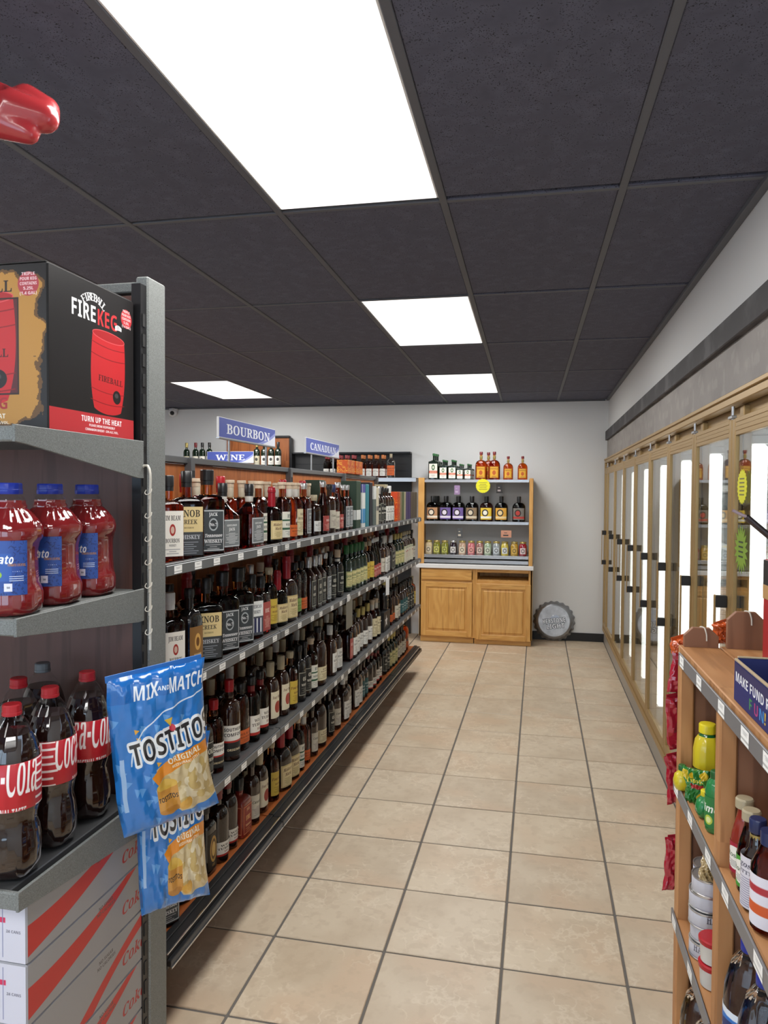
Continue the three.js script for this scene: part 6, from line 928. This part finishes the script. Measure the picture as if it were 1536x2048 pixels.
  const wd = thing('pickup_wand', 'dark metal stick with pale hooked tip leaning over the display pack', 'tool', [RX + 0.205, 1.4905, -1.585]);
  part(wd, 'shaft', tube([[-0.02, 0.005, 0], [-0.1, 0.075, 0.0], [-0.112, 0.086, 0]], 0.0065, 12, 10), M({ color: lin(0.06, 0.045, 0.045), roughness: 0.3, metalness: 0.5 })); part(wd, 'tip', tube([[-0.112, 0.086, 0], [-0.125, 0.092, 0], [-0.138, 0.099, 0]], 0.0032, 8, 8), M({ color: lin(0.35, 0.26, 0.28), roughness: 0.4 }));
  // hanging bags on the far side of the rack
  const redM = P({ roughness: 0.25, clearcoat: 0.7, map: ctex(128, 192, (x) => { x.fillStyle = '#a3182e'; x.fillRect(0, 0, 128, 192); x.fillStyle = '#d9d6d8'; x.fillRect(52, 40, 60, 110); x.fillStyle = '#554'; for (let k = 0; k < 14; k++) x.fillRect(58, 48 + k * 7, 20 + (k * 13) % 28, 2.5); }) });
  const orgM = P({ color: lin(0.6, 0.1, 0.02), roughness: 0.25, clearcoat: 0.7 });
  const hb = (label, x, y, w, h, m, seed, tilt) => { const t = thing('hanging_snack_bag', label, 'bag', [x, y, -1.845], 0.5); t.rotation.order = 'YXZ'; t.rotation.z = tilt; part(t, 'bag', pillow(w, h, 0.016, seed), m); part(t, 'header', cbox(w * 0.96, 0.012, 0.002, 0.003, h / 2, 0, 0.0005), m); return t; };
  hb('red snack bag on the rack end, uppermost', 0.352, 1.19, 0.09, 0.1, redM, 71, -0.15); hb('red snack bag on the rack end, middle one with white panel', 0.35, 1.075, 0.1, 0.13, redM, 73, 0.1); hb('red snack bag on the rack end, third one with white panel', 0.348, 0.935, 0.09, 0.12, redM, 75, 0.1); hb('red snack bag low on the rack end, by itself', 0.343, 0.725, 0.08, 0.13, redM, 77, -0.05);
  hb('orange snack bag at the very top of the rack end', 0.345, 1.258, 0.07, 0.04, orgM, 79, 0.2); hb('small orange snack bag peeking between the end boards', 0.43, 1.29, 0.04, 0.05, orgM, 81, 0.2);
}
// ---------------------------------------------------------------- stock and price cards in the cooler
{
  const star = globalThis.starGeo;
  const y = thing('price_starburst', 'yellow starburst price card on the cooler door glass', 'sign', [0.697, 1.65, -2.73], -Math.PI / 2); part(y, 'card', star(0.062, 0.054, 22), M({ color: lin(0.7, 0.68, 0.03), roughness: 0.6 })); const q = []; for (let k = 0; k < 5; k++) q.push(pbox(0.06, 0.005, 0.0006, 0, 0.028 - k * 0.014, 0.0018)); part(y, 'handwriting', merge(q), M({ color: lin(0.2, 0.19, 0.06), roughness: 0.6 }));
  const g = thing('price_starburst', 'spiky green starburst price card on the cooler door glass', 'sign', [0.697, 1.43, -2.73], -Math.PI / 2); part(g, 'card', star(0.085, 0.055, 18), M({ color: lin(0.2, 0.32, 0.03), roughness: 0.6 })); const q2 = []; for (let k = 0; k < 4; k++) q2.push(pbox(0.055, 0.006, 0.0006, 0, 0.026 - k * 0.017, 0.0018)); part(g, 'handwriting', merge(q2), M({ color: lin(0.03, 0.05, 0.02), roughness: 0.6 }));
  const cols = [lin(0.12, 0.12, 0.13), lin(0.2, 0.1, 0.05), lin(0.05, 0.05, 0.055), lin(0.3, 0.3, 0.31), lin(0.14, 0.03, 0.03)], names = ['charcoal', 'brown', 'black', 'silver', 'dark red'];
  const r = rng(44); const ys = [0.4, 0.74, 1.07, 1.37], sw = ['lowest', 'second', 'third', 'fourth'];
  ys.forEach((sy, a) => { for (let k = 0; k < 3; k++) { const c = (a * 2 + k) % 5; const lab = `${names[c]} beer case on the ${sw[a]} cooler shelf`; const b = thing('beer_case', lab, 'box', [1.13, sy + 0.003, -2.55 - k * 0.5], 0, lab); part(b, 'carton', cbox(0.3, 0.17, 0.38, 0, 0.085, 0, 0.003), M({ color: cols[c], roughness: 0.5 })); part(b, 'printed_band', cbox(0.302, 0.05, 0.382, 0, 0.1, 0, 0.001), M({ color: cols[(c + 3) % 5], roughness: 0.5 })); } });
}
renderer.render(scene, camera);
